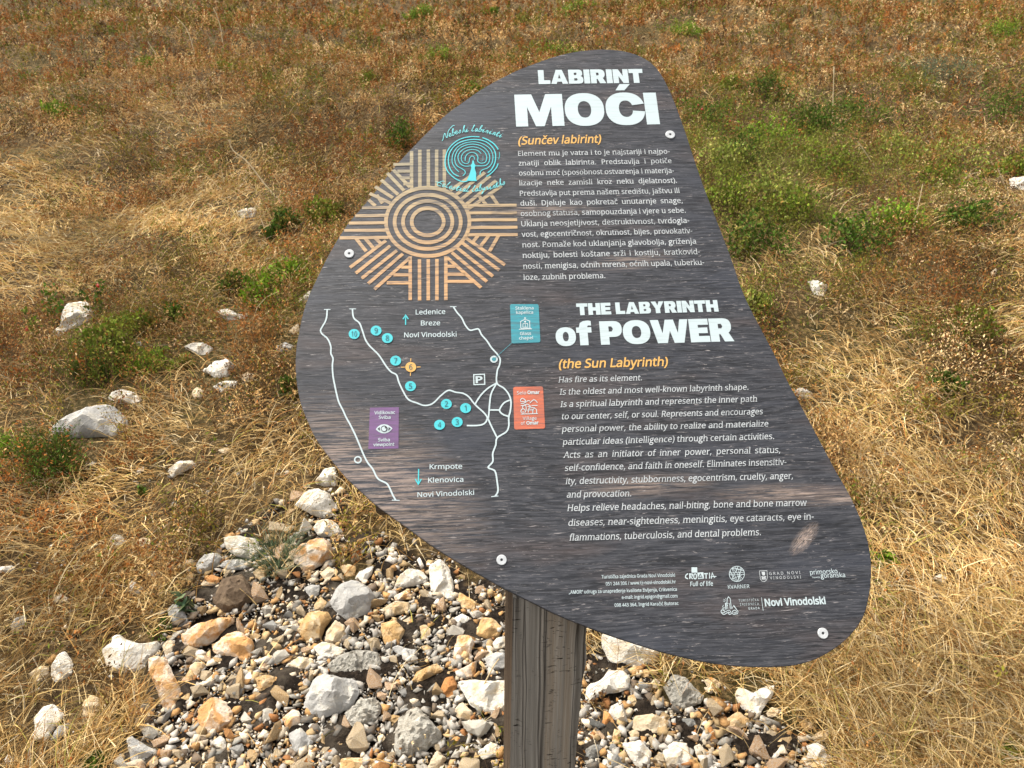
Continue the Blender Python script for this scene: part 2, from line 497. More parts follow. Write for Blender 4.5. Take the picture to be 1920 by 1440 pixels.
def put_text(fl, body, p0, p1, cap, mi=0, z=Z1, bold=0.0, shear=0.0, serif=False, sx=None, sc=1.0):
    a, b = uv(*p0), uv(*p1)
    e = b - a; W = np.linalg.norm(e); e /= W; g = np.array([-e[1], e[0]])
    mx, my = (p0[0] + p1[0]) / 2, (p0[1] + p1[1]) / 2
    h = np.linalg.norm(uv(mx, my) - uv(mx, my - cap)) / CAPH
    v, f = raw_text(body, bold, 1.0, sc)
    w1 = v[:, 0].max() - v[:, 0].min()
    if sx is not None and ' ' in body:
        k = min(max(W / w1, sx * 0.97), sx * 1.04)
        v2, _ = raw_text(body, bold, 2.0, sc)
        unit = (v2[:, 0].max() - v2[:, 0].min()) - w1
        v, f = raw_text(body, bold, 1.0 + (W / k - w1) / unit, sc)
    k = W / (v[:, 0].max() - v[:, 0].min())
    x0 = v[:, 0].min()
    T = lambda x, y: a + e * ((x - x0) * k + shear * y * h) + g * (y * h)
    fl.add([T(x, y) for x, y in v], f, z, mi)
    if serif:
        for (l, r, lo, hi) in slabs(v, f):
            fl.add([T(l, lo), T(r, lo), T(r, hi), T(l, hi)], [(0, 1, 2, 3)], z + 0.0001, mi)
def text_ratio(lines, bold):                               # common letter width of a justified block
    r = []
    for body, p0, p1 in lines:
        v, f = raw_text(body, bold)
        r.append(np.linalg.norm(uv(*p1) - uv(*p0)) / (v[:, 0].max() - v[:, 0].min()))
    r.sort(); return r[max(0, len(r) // 5)]

def spline(pts, n=6):
    p = [np.array(q, float) for q in pts]
    if len(p) < 3: return p
    out = []
    for i in range(len(p) - 1):
        a, b, c, d = p[max(i - 1, 0)], p[i], p[i + 1], p[min(i + 2, len(p) - 1)]
        for k in range(n):
            t = k / n
            out.append(0.5 * (2 * b + (c - a) * t + (2 * a - 5 * b + 4 * c - d) * t * t + (3 * b - a - 3 * c + d) * t ** 3))
    return out + [p[-1]]
def stroke(fl, pix, wpx, mi=0, z=Z1, smooth=True, cap=False, taper=None):
    pts = spline(pix) if smooth else [np.array(q, float) for q in pix]
    q = [uv(*p) for p in pts]
    m = pts[len(pts) // 2]
    w = np.linalg.norm(uv(m[0] - wpx / 2, m[1]) - uv(m[0] + wpx / 2, m[1])) / 2
    if cap:
        d = q[-1] - q[-2]; q[-1] = q[-1] + d / np.linalg.norm(d) * w * .7
        d = q[0] - q[1]; q[0] = q[0] + d / np.linalg.norm(d) * w * .7
    L, R_ = [], []
    for i in range(len(q)):
        d = q[min(i + 1, len(q) - 1)] - q[max(i - 1, 0)]
        d /= (np.linalg.norm(d) + 1e-12); nrm = np.array([-d[1], d[0]])
        d1 = q[min(i + 1, len(q) - 1)] - q[i] if i < len(q) - 1 else q[i] - q[i - 1]
        n1 = np.array([-d1[1], d1[0]]) / (np.linalg.norm(d1) + 1e-12)
        k = 1.0 / max(0.55, abs(nrm @ n1))
        ww = w * k * (taper(i / (len(q) - 1)) if taper else 1)
        L.append(q[i] + nrm * ww); R_.append(q[i] - nrm * ww)
    n = len(q)
    fl.add(L + R_, [(i, i + 1, n + i + 1, n + i) for i in range(n - 1)], z, mi)
def poly(fl, pix, mi=0, z=Z1):
    q = [uv(*p) for p in pix]
    v, f = fill([q]); fl.add(v, f, z, mi)
def ell(cx, cy, rx, ry, n=40, a0=0, a1=360):
    return [(cx + rx * math.cos(math.radians(a0 + (a1 - a0) * i / n)), cy + ry * math.sin(math.radians(a0 + (a1 - a0) * i / n))) for i in range(n + (a1 - a0 != 360))]
def disc(fl, cx, cy, rx, ry, mi=0, z=Z1):
    fl.add([uv(*p) for p in ell(cx, cy, rx, ry)], [tuple(range(40))[::-1]], z, mi)
def ring(fl, cx, cy, rx, ry, w, mi=0, z=Z1, a0=0, a1=360, n=64):
    o, i = ell(cx, cy, rx + w / 2, ry + w / 2, n, a0, a1), ell(cx, cy, rx - w / 2, ry - w / 2, n, a0, a1)
    k = len(o); full = a1 - a0 == 360
    fl.add([uv(*p) for p in o + i], [(j, (j + 1) % k, k + (j + 1) % k, k + j) for j in range(k if full else k - 1)], z, mi)

# ---------------------------------------------------------------- black wide title letters, cap height 1
def arc(cx, cy, rx, ry, a0, a1, n=14, e=2.0):
    out = []
    for i in range(n + 1):
        a = math.radians(a0 + (a1 - a0) * i / n); c, s = math.cos(a), math.sin(a)
        out.append((cx + rx * math.copysign(abs(c) ** (2 / e), c), cy + ry * math.copysign(abs(s) ** (2 / e), s)))
    return out
def bowl(x0, x1, y0, y1):                                  # right-hand round of P, R, B
    r = (y1 - y0) / 2
    return arc(x1 - r, (y0 + y1) / 2, r, r, -90, 90, 10, 2.4)
G = {
 'L': (.74, [[(0, 0), (.74, 0), (.74, .27), (.36, .27), (.36, 1), (0, 1)]]),
 'A': (1.06, [[(0, 0), (.34, 0), (.385, .15), (.67, .15), (.715, 0), (1.06, 0), (.72, 1), (.34, 1)], [(.45, .38), (.61, .38), (.53, .70)]]),
 'B': (.92, [[(0, 0)] + bowl(0, .92, 0, .54) + [(.84, .52)] + bowl(0, .88, .50, 1)[1:] + [(0, 1)], [(.35, .21), (.35, .38), (.52, .38), (.56, .30), (.52, .21)], [(.35, .61), (.35, .78), (.49, .78), (.53, .70), (.49, .61)]]),
 'I': (.37, [[(0, 0), (.37, 0), (.37, 1), (0, 1)]]),
 'R': (.95, [[(0, 0), (.36, 0), (.36, .32), (.42, .32), (.56, 0), (.95, 0), (.76, .38)] + bowl(0, .90, .34, 1)[2:] + [(0, 1)], [(.36, .56), (.36, .76), (.49, .76), (.54, .66), (.49, .56)]]),
 'N': (.96, [[(0, 0), (.34, 0), (.34, .50), (.62, 0), (.96, 0), (.96, 1), (.62, 1), (.62, .50), (.34, 1), (0, 1)]]),
 'T': (.88, [[(.26, 0), (.62, 0), (.62, .71), (.88, .71), (.88, 1), (0, 1), (0, .71), (.26, .71)]]),
 'M': (1.36, [[(0, 0), (.34, 0), (.34, .60), (.56, 0), (.80, 0), (1.02, .60), (1.02, 0), (1.36, 0), (1.36, 1), (.88, 1), (.68, .44), (.48, 1), (0, 1)]]),
 'O': (1.12, [arc(.56, .5, .56, .515, 0, 360, 40, 2.3)[:-1], arc(.56, .5, .19, .26, 0, 360, 24, 2.2)[:-1]]),
 'Ć': (1.08, [arc(.56, .5, .56, .515, 14, 352, 44, 2.3) + [(.76, .44)] + arc(.58, .5, .20, .26, 345, 22, 24, 2.2), [(.34, 1.09), (.60, 1.09), (.78, 1.29), (.48, 1.29)]]),
 'H': (.96, [[(0, 0), (.36, 0), (.36, .36), (.60, .36), (.60, 0), (.96, 0), (.96, 1), (.60, 1), (.60, .64), (.36, .64), (.36, 1), (0, 1)]]),
 'E': (.80, [[(0, 0), (.80, 0), (.80, .26), (.36, .26), (.36, .38), (.74, .38), (.74, .62), (.36, .62), (.36, .74), (.79, .74), (.79, 1), (0, 1)]]),
 'Y': (1.02, [[(.33, 0), (.69, 0), (.69, .38), (1.02, 1), (.64, 1), (.51, .66), (.38, 1), (0, 1), (.33, .38)]]),
 'P': (.90, [[(0, 0), (.36, 0), (.36, .32), (.50, .32)] + bowl(0, .90, .32, 1) + [(0, 1)], [(.36, .55), (.36, .77), (.48, .77), (.54, .66), (.48, .55)]]),
 'W': (1.56, [[(.24, 0), (.64, 0), (.78, .52), (.92, 0), (1.32, 0), (1.56, 1), (1.22, 1), (1.10, .42), (.96, 1), (.62, 1), (.47, .42), (.34, 1), (0, 1)]]),
 'o': (.82, [arc(.41, .385, .41, .40, 0, 360, 32, 2.3)[:-1], arc(.41, .385, .12, .20, 0, 360, 20, 2.2)[:-1]]),
 'f': (.62, [[(.12, 0), (.46, 0), (.46, .53), (.62, .53), (.62, .76), (.46, .76), (.47, .82), (.52, .84), (.62, .83), (.62, 1.03), (.48, 1.05), (.30, 1.03), (.17, .95), (.12, .76), (0, .76), (0, .53), (.12, .53)]]),
 ' ': (.28, []),
}
def put_title(fl, body, p0, p1, cap, gap=.055, z=Z1):
    a, b = uv(*p0), uv(*p1)
    e = b - a; W = np.linalg.norm(e); e /= W; g = np.array([-e[1], e[0]])
    mx, my = (p0[0] + p1[0]) / 2, (p0[1] + p1[1]) / 2
    h = np.linalg.norm(uv(mx, my) - uv(mx, my - cap))
    tot = sum(G[c][0] + gap for c in body) - gap
    k = W / tot; x = 0
    for c in body:
        w, cs = G[c]
        for grp in ([cs[:1], cs[1:]] if c == 'Ć' else [cs]):
            if grp:
                v, f = fill([[(p[0], p[1]) for p in q] for q in grp])
                fl.add([a + e * ((x + px) * k) + g * (py * h) for px, py in v], f, z, 0)
        x += w + gap

# ---------------------------------------------------------------- sign assembly
base_p, _ = on_ground(1010, 1690)
def post_plane_pt(px, py):
    n = np.array([math.sin(math.radians(5)), -math.cos(math.radians(5)), 0.0])
    return plane_hit(px, py, np.array([0.045, 0.766, 0.0]), n), n
sign_base = np.array([0.045, 0.82, 0.0]); sign_base[2] = float(ground(sign_base[0], sign_base[1]))
sign = empty('information_sign', sign_base)
tag(sign, 'dark rounded information board with white lettering and sun symbol on a wooden post', 'sign')
SINV = Matrix.Translation(Vector(-sign_base))
BM = Matrix(((BR[0], BU[0], BN[0], BO[0]), (BR[1], BU[1], BN[1], BO[1]), (BR[2], BU[2], BN[2], BO[2]), (0, 0, 0, 1)))

OUT = [(1133, 92), (1167, 95), (1200, 105), (1227, 123), (1247, 152), (1267, 197), (1287, 253), (1317, 343), (1367, 473), (1390, 540), (1409, 582), (1430, 622),
       (1454, 668), (1478, 717), (1503, 762), (1527, 807), (1551, 852), (1568, 884), (1588, 918), (1604, 950), (1618, 984), (1629, 1022), (1633.5, 1058), (1633, 1090), (1629, 1121),
       (1619.7, 1154), (1602.5, 1182), (1577.5, 1207), (1540, 1231), (1502.5, 1245), (1462, 1250.5), (1415, 1251), (1368, 1248), (1321, 1241.5), (1277.5, 1232), (1240, 1222.5),
       (1202.5, 1211), (1165, 1199), (1127.5, 1186), (1087, 1170.5), (1040, 1151), (1000, 1131), (947, 1105), (903, 1080), (854.6, 1052), (806, 1021), (758, 986), (721, 959.5), (699, 942),
       (671, 917), (652, 899), (635, 880), (613, 852), (590.5, 820), (577, 790), (566, 764), (559, 735), (555, 705), (554, 675), (556.5, 645), (561, 622), (566, 596), (577, 560), (596, 518), (620, 471), (652, 420), (695, 370),
       (734, 320), (770, 280), (830, 220), (866, 193), (900, 169), (933, 150), (967, 133), (1000, 120), (1033, 108), (1067, 99), (1100, 94)]
def build_board():
    pts = spline(OUT + OUT[:3], 3)
    k = (len(OUT)) * 3
    pts = pts[:k]
    q = [uv(*p) for p in pts][::-1]
    bm = bmesh.new()
    top = [bm.verts.new((p[0], p[1], 0)) for p in q]
    f = bm.faces.new(top)
    f.normal_update()
    if f.normal.z < 0: f.normal_flip()
    r = bmesh.ops.extrude_face_region(bm, geom=[f])
    vs = [g for g in r['geom'] if isinstance(g, bmesh.types.BMVert)]
    bmesh.ops.translate(bm, verts=vs, vec=(0, 0, -THICK))
    bmesh.ops.recalc_face_normals(bm, faces=bm.faces)
    ed = [e for e in bm.edges if all(abs(v.co.z) < 1e-6 for v in e.verts)]
    bmesh.ops.bevel(bm, geom=ed, offset=0.0008, segments=2, affect='EDGES')
    for fc in bm.faces:
        fc.material_index = 0 if fc.normal.z > 0.3 else 1
    me = bpy.data.meshes.new('sign_board'); bm.to_mesh(me); bm.free()
    o = link('sign_board', me, [M_BOARD, plain('board_edge', (0.05, 0.04, 0.034), 0.7)], sign)
    o.matrix_local = SINV @ BM
    return o
BOARD = build_board()

def lettering():
    t = Flat(); put_title(t, 'LABIRINT', (1010, 158.0), (1207, 155.6), 26, .05); put_title(t, 'MOĆI', (967.8, 237.8), (1237.5, 233.2), 59.5, .045)
    t.build('title_lettering', M_WHITE, BOARD)
    t = Flat(); put_title(t, 'THE LABYRINTH', (1081.8, 591.4), (1347.6, 584.4), 21.8, .045); put_title(t, 'of POWER', (1043, 649), (1377, 640), 43.6, .03)
    t.build('title_lettering', M_WHITE, BOARD)
    t = Flat(); put_text(t, '(Sunčev labirint)', (971, 271.5), (1126.5, 267.6), 14.5, bold=.018, shear=.2); t.build('subtitle_lettering', M_YELLOW, BOARD)
    t = Flat(); put_text(t, '(the Sun Labyrinth)', (1047, 690.7), (1251.5, 686.0), 16.0, bold=.018, shear=.2); t.build('subtitle_lettering', M_YELLOW, BOARD)
    up = [('Element mu je vatra i to je najstariji i najpo-', (215, 638), (1068, 625)), ('znatiji oblik labirinta. Predstavlja i potiče', (218, 692), (1078, 678)),
          ('osobnu moć (sposobnost ostvarenja i materija-', (220, 748), (1092, 733)), ('lizacije neke zamisli kroz neku djelatnost).', (223, 804), (1108, 789)),
          ('Predstavlja put prema našem središtu, jaštvu ili', (225, 862), (1122, 846)), ('duši. Djeluje kao pokretač unutarnje snage,', (228, 918), (1140, 902)),
          ('osobnog statusa, samopouzdanja i vjere u sebe.', (230, 976), (1157, 957)), ('Uklanja neosjetljivost, destruktivnost, tvrdogla-', (233, 1034), (1178, 1014)),
          ('vost, egocentričnost, okrutnost, bijes, provokativ-', (235, 1093), (1195, 1072)), ('nost. Pomaže kod uklanjanja glavobolja, griženja', (240, 1152), (1215, 1131)),
          ('noktiju, bolesti koštane srži i kostiju, kratkovid-', (242, 1212), (1238, 1190)), ('nosti, menigisa, oćnih mrena, oćnih upala, tuberku-', (245, 1273), (1262, 1250)),
          ('loze, zubnih problema.', (247, 1335), (705, 1325))]
    lines = [(b, c1([p])[0], c1([q])[0]) for b, p, q in up]
    sx = text_ratio(lines[:-1], .006)
    t = Flat()
    for i, (b, p, q) in enumerate(lines): put_text(t, b, p, q, 8.9 + i * .09, bold=.002, serif=True, sx=sx if i < 12 else None)
    t.build('paragraph_lettering', M_TEXT, BOARD)
    lo = [('Has fire as its element.', (80, 511), (528, 499)), ('Is the oldest and most well-known labyrinth shape.', (84, 577), (1103, 550)), ('Is a spiritual labyrinth and represents the inner path', (88, 644), (1148, 614)),
          ('to our center, self, or soul. Represents and encourages', (93, 710), (1180, 682)), ('personal power, the ability to realize and materialize', (98, 778), (1210, 748)),
          ('particular ideas (intelligence) through certain activities.', (102, 848), (1242, 816)), ('Acts as an initiator of inner power, personal status,', (105, 918), (1275, 890)),
          ('self-confidence, and faith in oneself. Eliminates insensitiv-', (112, 988), (1308, 955)), ('ity, destructivity, stubbornness, egocentrism, cruelty, anger,', (118, 1060), (1343, 1030)),
          ('and provocation.', (122, 1132), (470, 1125)), ('Helps relieve headaches, nail-biting, bone and bone marrow', (127, 1205), (1417, 1175)),
          ('diseases, near-sightedness, meningitis, eye cataracts, eye in-', (130, 1285), (1455, 1250)), ('flammations, tuberculosis, and dental problems.', (135, 1365), (1170, 1335))]
    lines = [(b, c4([p])[0], c4([q])[0]) for b, p, q in lo]
    sx = text_ratio([l for i, l in enumerate(lines) if i not in (0, 9, 12)], .006)
    t = Flat()
    for i, (b, p, q) in enumerate(lines): put_text(t, b, p, q, 10.6 + i * .13, bold=.002, shear=.2, serif=True, sx=None if i in (0, 9, 12) else sx)
    t.build('paragraph_lettering', M_TEXT, BOARD)
    t = Flat()
    for b, p, q in (('Turistička zajednica Grada Novi Vinodolski', (282, 143), (722, 132)), ('051 244 306 / www.tz-novi-vinodolski.hr', (307, 185), (727, 172)),
                    ('„AMOR“ udruga za unapređenje kvalitete življenja, Crikvenica', (85, 235), (733, 217)), ('e-mail: ingrid.epigon@gmail.com', (403, 266), (737, 257)),
                    ('098 443 364, Ingrid Karačić Butorac', (360, 313), (743, 301))):
        put_text(t, b, c5([p])[0], c5([q])[0], 6.2, bold=.012)
    t.build('contact_lettering', M_WHITE, BOARD)
lettering()

def sun_symbol():
    t = Flat()
    cx, cy = 620 + 728 / 4, 220 + 785 / 4
    for rx, ry in ((313, 256), (248, 203), (185, 155), (120, 102)):
        ring(t, cx, cy, rx / 4, ry / 4, 7.0)
    def edge_x(y):                                         # where the board's left edge crosses this height
        best = None
        for (xa, ya), (xb, yb) in zip(OUT, OUT[1:] + OUT[:1]):
            if (ya - y) * (yb - y) <= 0 and ya != yb:
                x = xa + (xb - xa) * (y - ya) / (yb - ya)
                if x < 900 and (best is None or x < best): best = x
        return (best or 0) + 2
    S = lambda *p: stroke(t, c2(p), 6.6, smooth=False, cap=True)
    for x, y0 in ((607, 262), (669, 250), (733, 250), (795, 250), (853, 250)): S((x, y0), (x - (607 - x) * 0.0, 520 if x in (669, 733, 795) else 530))
    for x, x1 in ((597, 597), (666, 667), (732, 732), (797, 797), (864, 864)): S((x, 1072 if x in (666, 732, 797) else 1052), (x1, 1365))
    for y in (663, 718, 770, 827, 882): S((1050 if y not in (663, 882) else 1035, y), (1385 + (y - 663) * .04, y - 2))
    for y in (680, 740, 795, 850, 905):
        xl = (edge_x(220 + y / 4) - 620) * 4 + 6
        S((xl, y), (405 if y not in (680, 905) else 425, y - 3))
    for a, b in (((1012, 905), (1300, 1103)), ((990, 945), (1258, 1143)), ((955, 985), (1210, 1188)), ((915, 1020), (1165, 1228)), ((880, 1058), (1122, 1272))): S(a, b)
    for a, b in (((408, 930), (152, 1122)), ((440, 970), (195, 1165)), ((490, 1005), (240, 1203)), ((535, 1030), (288, 1243)), ((585, 1062), (335, 1285))): S(a, b)
    for a, b in (((440, 640), (300, 575)), ((460, 600), (340, 525)), ((500, 575), (385, 475)), ((545, 545), (430, 425)), ((590, 520), (475, 400))): S(a, b)
    for a, b in (((1015, 655), (1235, 480)), ((985, 612), (1190, 445)), ((1030, 690), (1275, 520)), ((905, 545), (1080, 420)), ((945, 580), (1150, 420))): S(a, b)
    for a, b in (((480, 355), (590, 352)), ((510, 405), (590, 405)), ((530, 455), (590, 455)), ((555, 500), (590, 500)), ((540, 1125), (585, 1125)), ((480, 1182), (585, 1182)), ((430, 1242), (585, 1242)),
                 ((878, 1118), (925, 1118)), ((878, 1178), (1000, 1178)), ((878, 1232), (1060, 1232)), ((195, 915), (262, 1000)), ((262, 912), (315, 975)), ((340, 912), (375, 945)),
                 ((1255, 895), (1195, 1000)), ((1180, 895), (1130, 960)), ((1100, 895), (1075, 925)), ((1250, 650), (1195, 570)), ((1165, 655), (1120, 600)), ((290, 625), (330, 660)), ((350, 590), (385, 640))):
        S(a, b)
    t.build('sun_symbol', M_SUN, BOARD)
sun_symbol()

def labyrinth_emblem():
    t = Flat(); e = C(800, 220, 9.0)
    def S(pts, w, mi=0, **k): stroke(t, e(pts), w / 9 * .92, mi, z=Z2 + .0002 * mi, **k)
    S([(890, 335), (760, 330), (620, 355), (500, 410), (400, 500), (340, 600), (318, 700), (312, 800), (350, 910), (430, 1000), (520, 1060), (620, 1092), (700, 1075), (780, 1050)], 20)
    S([(940, 348), (1040, 390), (1130, 450), (1190, 520), (1205, 550)], 24)
    S([(1225, 590), (1230, 650), (1215, 715)], 8)
    S([(1205, 785), (1180, 850), (1130, 910), (1070, 965), (1010, 1005)], 18)
    S([(540, 1000), (460, 960), (400, 880), (370, 780), (370, 680), (400, 580), (470, 490), (570, 425), (700, 388), (800, 380), (900, 388), (1010, 425), (1100, 500), (1150, 580), (1165, 680), (1145, 790), (1090, 890), (1030, 940)], 20)
    S([(545, 930), (480, 860), (435, 780), (430, 690), (455, 600), (520, 510), (620, 450), (740, 422), (850, 425), (960, 460), (1060, 530), (1110, 620), (1118, 700), (1095, 790), (1030, 860), (960, 885), (910, 920), (900, 980)], 14)
    S([(610, 990), (650, 950), (640, 905), (590, 870), (510, 820), (478, 740), (480, 670), (520, 570), (600, 500), (720, 462), (830, 462), (940, 500), (1030, 580), (1065, 680), (1045, 770), (980, 820), (820, 825)], 15)
    S([(730, 825), (650, 830), (570, 790), (530, 700), (545, 620), (620, 545), (720, 508), (820, 508), (920, 545), (990, 610), (1015, 690), (990, 760), (930, 780), (880, 770)], 14)
    S([(920, 620), (860, 565), (770, 548), (680, 565), (610, 620), (585, 690), (605, 760), (660, 785), (710, 770), (725, 700), (760, 660), (800, 680), (805, 720)], 13)
    S([(650, 740), (655, 680), (690, 625), (760, 598), (830, 620), (865, 680), (860, 740), (890, 775)], 15)
    S([(948, 655), (948, 735), (905, 740)], 5)
    poly(t, e([(775, 735), (795, 740), (800, 780), (825, 820), (812, 870), (835, 950), (835, 1050), (850, 1085), (690, 1080), (675, 1065), (700, 1030), (735, 930), (755, 860), (738, 820), (765, 790)]), z=Z2 + 0.0003)
    # handwriting, stroke letters in a unit box (x, y up, x-height 1)
    H = {'N': [[(0, -.5), (.3, -.4), (1.0, 1.6), (1.6, -.1), (2.2, 2.0), (3.6, 3.2), (4.2, 3.0)]], 'e': [[(0, .3), (.6, .6), (.6, 1), (.2, .9), (.1, .3), (.4, 0), (1, .3)]], 'b': [[(0, .3), (.6, 1.9), (.35, 2.1), (.1, .3), (.4, 0), (.75, .5), (.6, .9), (1.1, .7)]],
         's': [[(0, .2), (.5, 1), (.65, .4), (.3, 0), (.1, .1)]], 'k': [[(.1, 0), (.7, 2.1), (.4, 1.9), (.3, .4), (.8, .9), (.6, .5), (.9, 0), (1.2, .2)]], 'i': [[(0, .3), (.35, 1), (.25, .2), (.4, 0), (.8, .4)], [(.5, 1.5), (.56, 1.6)]],
         'l': [[(0, .3), (.6, 1.9), (.5, 2.1), (.2, .8), (.25, .1), (.8, .3)]], 'a': [[(.7, .9), (.3, 1), (.05, .4), (.3, 0), (.7, .9), (.65, .1), (1.1, .3)]], 'r': [[(0, .2), (.2, 1), (.3, .8), (.6, .9), (.5, .1), (.9, .3)]],
         'n': [[(0, 0), (.2, 1), (.15, .3), (.5, 1), (.7, .8), (.6, .1), (1, .3)]], 't': [[(0, .3), (.5, 1.7), (.3, .2), (.5, 0), (.9, .4)], [(-.1, 1.1), (.9, 1.25)]], 'C': [[(1.8, 1.6), (1.3, 1.9), (.2, .8), (.5, 0), (1.4, .1)], [(-.6, 1), (.6, 1.1), (1.4, .7)]],
         'y': [[(0, .8), (.2, .2), (.6, 1), (.4, -.4), (0, -1.1), (.1, -.6), (.9, .4)]], 'h': [[(.05, 0), (.6, 2.0), (.4, 2.1), (.2, .2), (.5, 1), (.65, .1), (1, .3)]], 'o': [[(.4, 1), (.05, .5), (.3, 0), (.6, .5), (.4, 1), (.9, .8)]]}
    def script(word, path, size):
        P = spline(path, 10); L = [0]
        for a, b in zip(P, P[1:]): L.append(L[-1] + np.linalg.norm(b - a))
        adv = [.62 if c == ' ' else (2.1 if c == 'N' else 1.6 if c == 'C' else 1.0) for c in word]
        k = L[-1] / sum(adv); s = 0
        for c, ad in zip(word, adv):
            j = max(1, min(int(np.searchsorted(L, s)), len(P) - 1))
            d = P[j] - P[j - 1]; d /= np.linalg.norm(d); g = np.array([d[1], -d[0]])
            o = P[j - 1] + d * (s - L[j - 1])
            for st in H.get(c, []):
                S([tuple(o + d * (x * k * .95 + y * size * .25) + g * (y * size)) for x, y in st], 10, 1)
            s += ad * k
    script('Nebeski labirinti', [(255, 375), (400, 330), (560, 275), (720, 250), (880, 250), (1050, 285), (1180, 325), (1270, 355)], 50)
    script('Celestial labyrinths', [(160, 1150), (300, 1185), (440, 1225), (600, 1255), (760, 1265), (920, 1245), (1100, 1215), (1230, 1170), (1340, 1130)], 50)
    t.build('labyrinth_emblem', [M_TURQ, M_CYAN], BOARD)
labyrinth_emblem()

def route_map():
    def road(name, lines, w=10.5):
        t = Flat()
        for l in lines:
            stroke(t, c3(l), (w if len(l) > 2 else w * (.55 if l[0][1] == l[1][1] or abs(l[0][1] - l[1][1]) < 6 and l[0][0] < 1100 or l[0][0] in (1022, 1300) else 1)) / 3.6)
        t.build(name, M_WHITE, BOARD)
    road('route_line', [[(193, 74), (190, 120), (180, 155), (160, 190), (148, 215), (160, 240), (190, 265), (208, 295), (218, 330), (218, 370), (232, 405), (228, 450), (232, 520), (245, 590), (258, 650), (272, 700), (300, 755), (320, 800), (345, 845), (380, 915), (410, 985), (437, 1050), (465, 1105), (500, 1150), (535, 1215), (590, 1245), (610, 1270), (635, 1325), (655, 1360)], [(172, 74), (215, 74)], [(630, 1360), (682, 1362)]])
    road('route_line', [[(363, 70), (372, 130), (410, 165), (430, 215), (450, 275), (480, 320), (540, 380), (590, 455), (625, 495), (660, 515), (675, 560), (700, 615), (740, 680), (800, 705), (840, 720), (880, 718), (915, 700), (960, 655), (1010, 620), (1060, 632), (1110, 640), (1150, 665), (1190, 715), (1250, 770), (1275, 805), (1300, 860), (1340, 940)], [(1275, 805), (1262, 835), (1235, 852), (1190, 857), (1135, 857)], [(343, 70), (388, 70)]])
    road('route_line', [[(1045, 57), (1070, 95), (1100, 130), (1125, 180), (1155, 213), (1190, 208), (1215, 207), (1235, 245), (1270, 285), (1300, 330), (1340, 375), (1360, 410), (1355, 450), (1340, 490), (1338, 570), (1385, 605), (1420, 650), (1433, 700), (1428, 760), (1418, 800), (1418, 860), (1400, 900), (1340, 940), (1330, 990), (1310, 1045), (1310, 1100), (1280, 1140), (1325, 1165), (1340, 1240), (1345, 1300), (1325, 1335)],
                        [(1338, 570), (1285, 600), (1240, 640), (1210, 680), (1190, 715)], [(1334, 575), (1300, 640), (1290, 700), (1285, 760), (1280, 810)], [(1425, 685), (1385, 705), (1358, 745), (1360, 765), (1385, 785), (1418, 795)], [(1290, 752), (1325, 752), (1358, 752)], [(1022, 55), (1065, 55)], [(1300, 1337), (1348, 1332)]])
    for n, x, y in ((1, 1127, 740), (2, 997, 712), (3, 1070, 834), (4, 951, 853), (5, 755, 592), (6, 757, 463), (7, 655, 420), (8, 599, 268), (9, 523, 217), (10, 375, 240)):
        t = Flat(); (cx, cy), = c3([(x, y)])
        disc(t, cx, cy, 10.2, 9.3, 0, Z2)
        if n == 6:
            for a, b in (((757, 405), (757, 425)), ((755, 500), (755, 522)), ((690, 464), (716, 464)), ((798, 463), (823, 462))): stroke(t, c3([a, b]), 1.6, 0, Z2, smooth=False)
        s = str(n); w = 10.5 if n == 10 else (3.6 if n == 1 else 6.2)
        put_text(t, s, (cx - w / 2, cy + 5.0), (cx + w / 2, cy + 4.8), 9.8, 1, Z2 + .0005, bold=0 if n == 4 else .004)
        t.build('route_number', [M_YELLOW if n == 6 else M_TURQ, M_DIGIT], BOARD)
    for grp in ((('Ledenice', (790, 108), (990, 104)), ('Breze', (825, 182), (955, 180)), ('Novi Vinodolski', (712, 262), (1066, 256))),
                (('Krmpote', (884, 1151), (1104, 1147)), ('Klenovica', (874, 1242), (1112, 1236)), ('Novi Vinodolski', (802, 1340), (1185, 1324)))):
        t = Flat()
        for b, p, q in grp: put_text(t, b, c3([p])[0], c3([q])[0], 9.0, bold=.008)
        t.build('place_lettering', M_WHITE, BOARD)
    for l, h in (([(722, 178), (722, 114)], [(704, 140), (722, 113), (741, 140)]), ([(810, 1150), (808, 1250)], [(788, 1218), (808, 1253), (829, 1218)])):
        t = Flat(); stroke(t, c3(l), 2.2, smooth=False); stroke(t, c3(h), 2.2, z=Z1 + .0002, smooth=False); t.build('direction_arrow', M_TURQ, BOARD)
    t = Flat(); P = c3([(1182, 514), (1254, 511), (1256, 579), (1183, 581)])
    for a, b in zip(P, P[1:] + P[:1]): stroke(t, [a, b], 2.2, smooth=False, cap=True)
    put_text(t, 'P', c3([(1195, 568)])[0], c3([(1243, 566)])[0], 11.5, bold=.035)
    t.build('parking_symbol', M_WHITE, BOARD)
    t = Flat(); (x, y), = c3([(1318, 410)]); disc(t, x, y, 7.2, 6.6, 0, Z1 + .0003); disc(t, x, y, 4.0, 3.6, 1, Z2)
    stroke(t, c3([(1324, 404), (1442, 297)]), .9, 1, Z2 + .0002, smooth=False); t.build('place_marker', [M_WHITE, M_TEAL], BOARD)
    t = Flat(); (x, y), = c3([(400, 1088)]); ring(t, x, y, 6.0, 5.6, 2.6); t.build('place_marker', [M_WHITE], BOARD)
    def rounded(cs, r=6):
        out = []
        for i in range(4):
            p, a, b = (np.array(cs[j % 4], float) for j in (i, i - 1, i + 1))
            u, w = (a - p) / np.linalg.norm(a - p), (b - p) / np.linalg.norm(b - p)
            out += [p + u * r, p + (u + w) * r * .3, p + w * r]
        return [tuple(q) for q in out]
    t = Flat(); T = C(940, 555, 14.4); W = lambda pts, w=1.5, s=False: stroke(t, T(pts), w, 1, Z2, smooth=s)
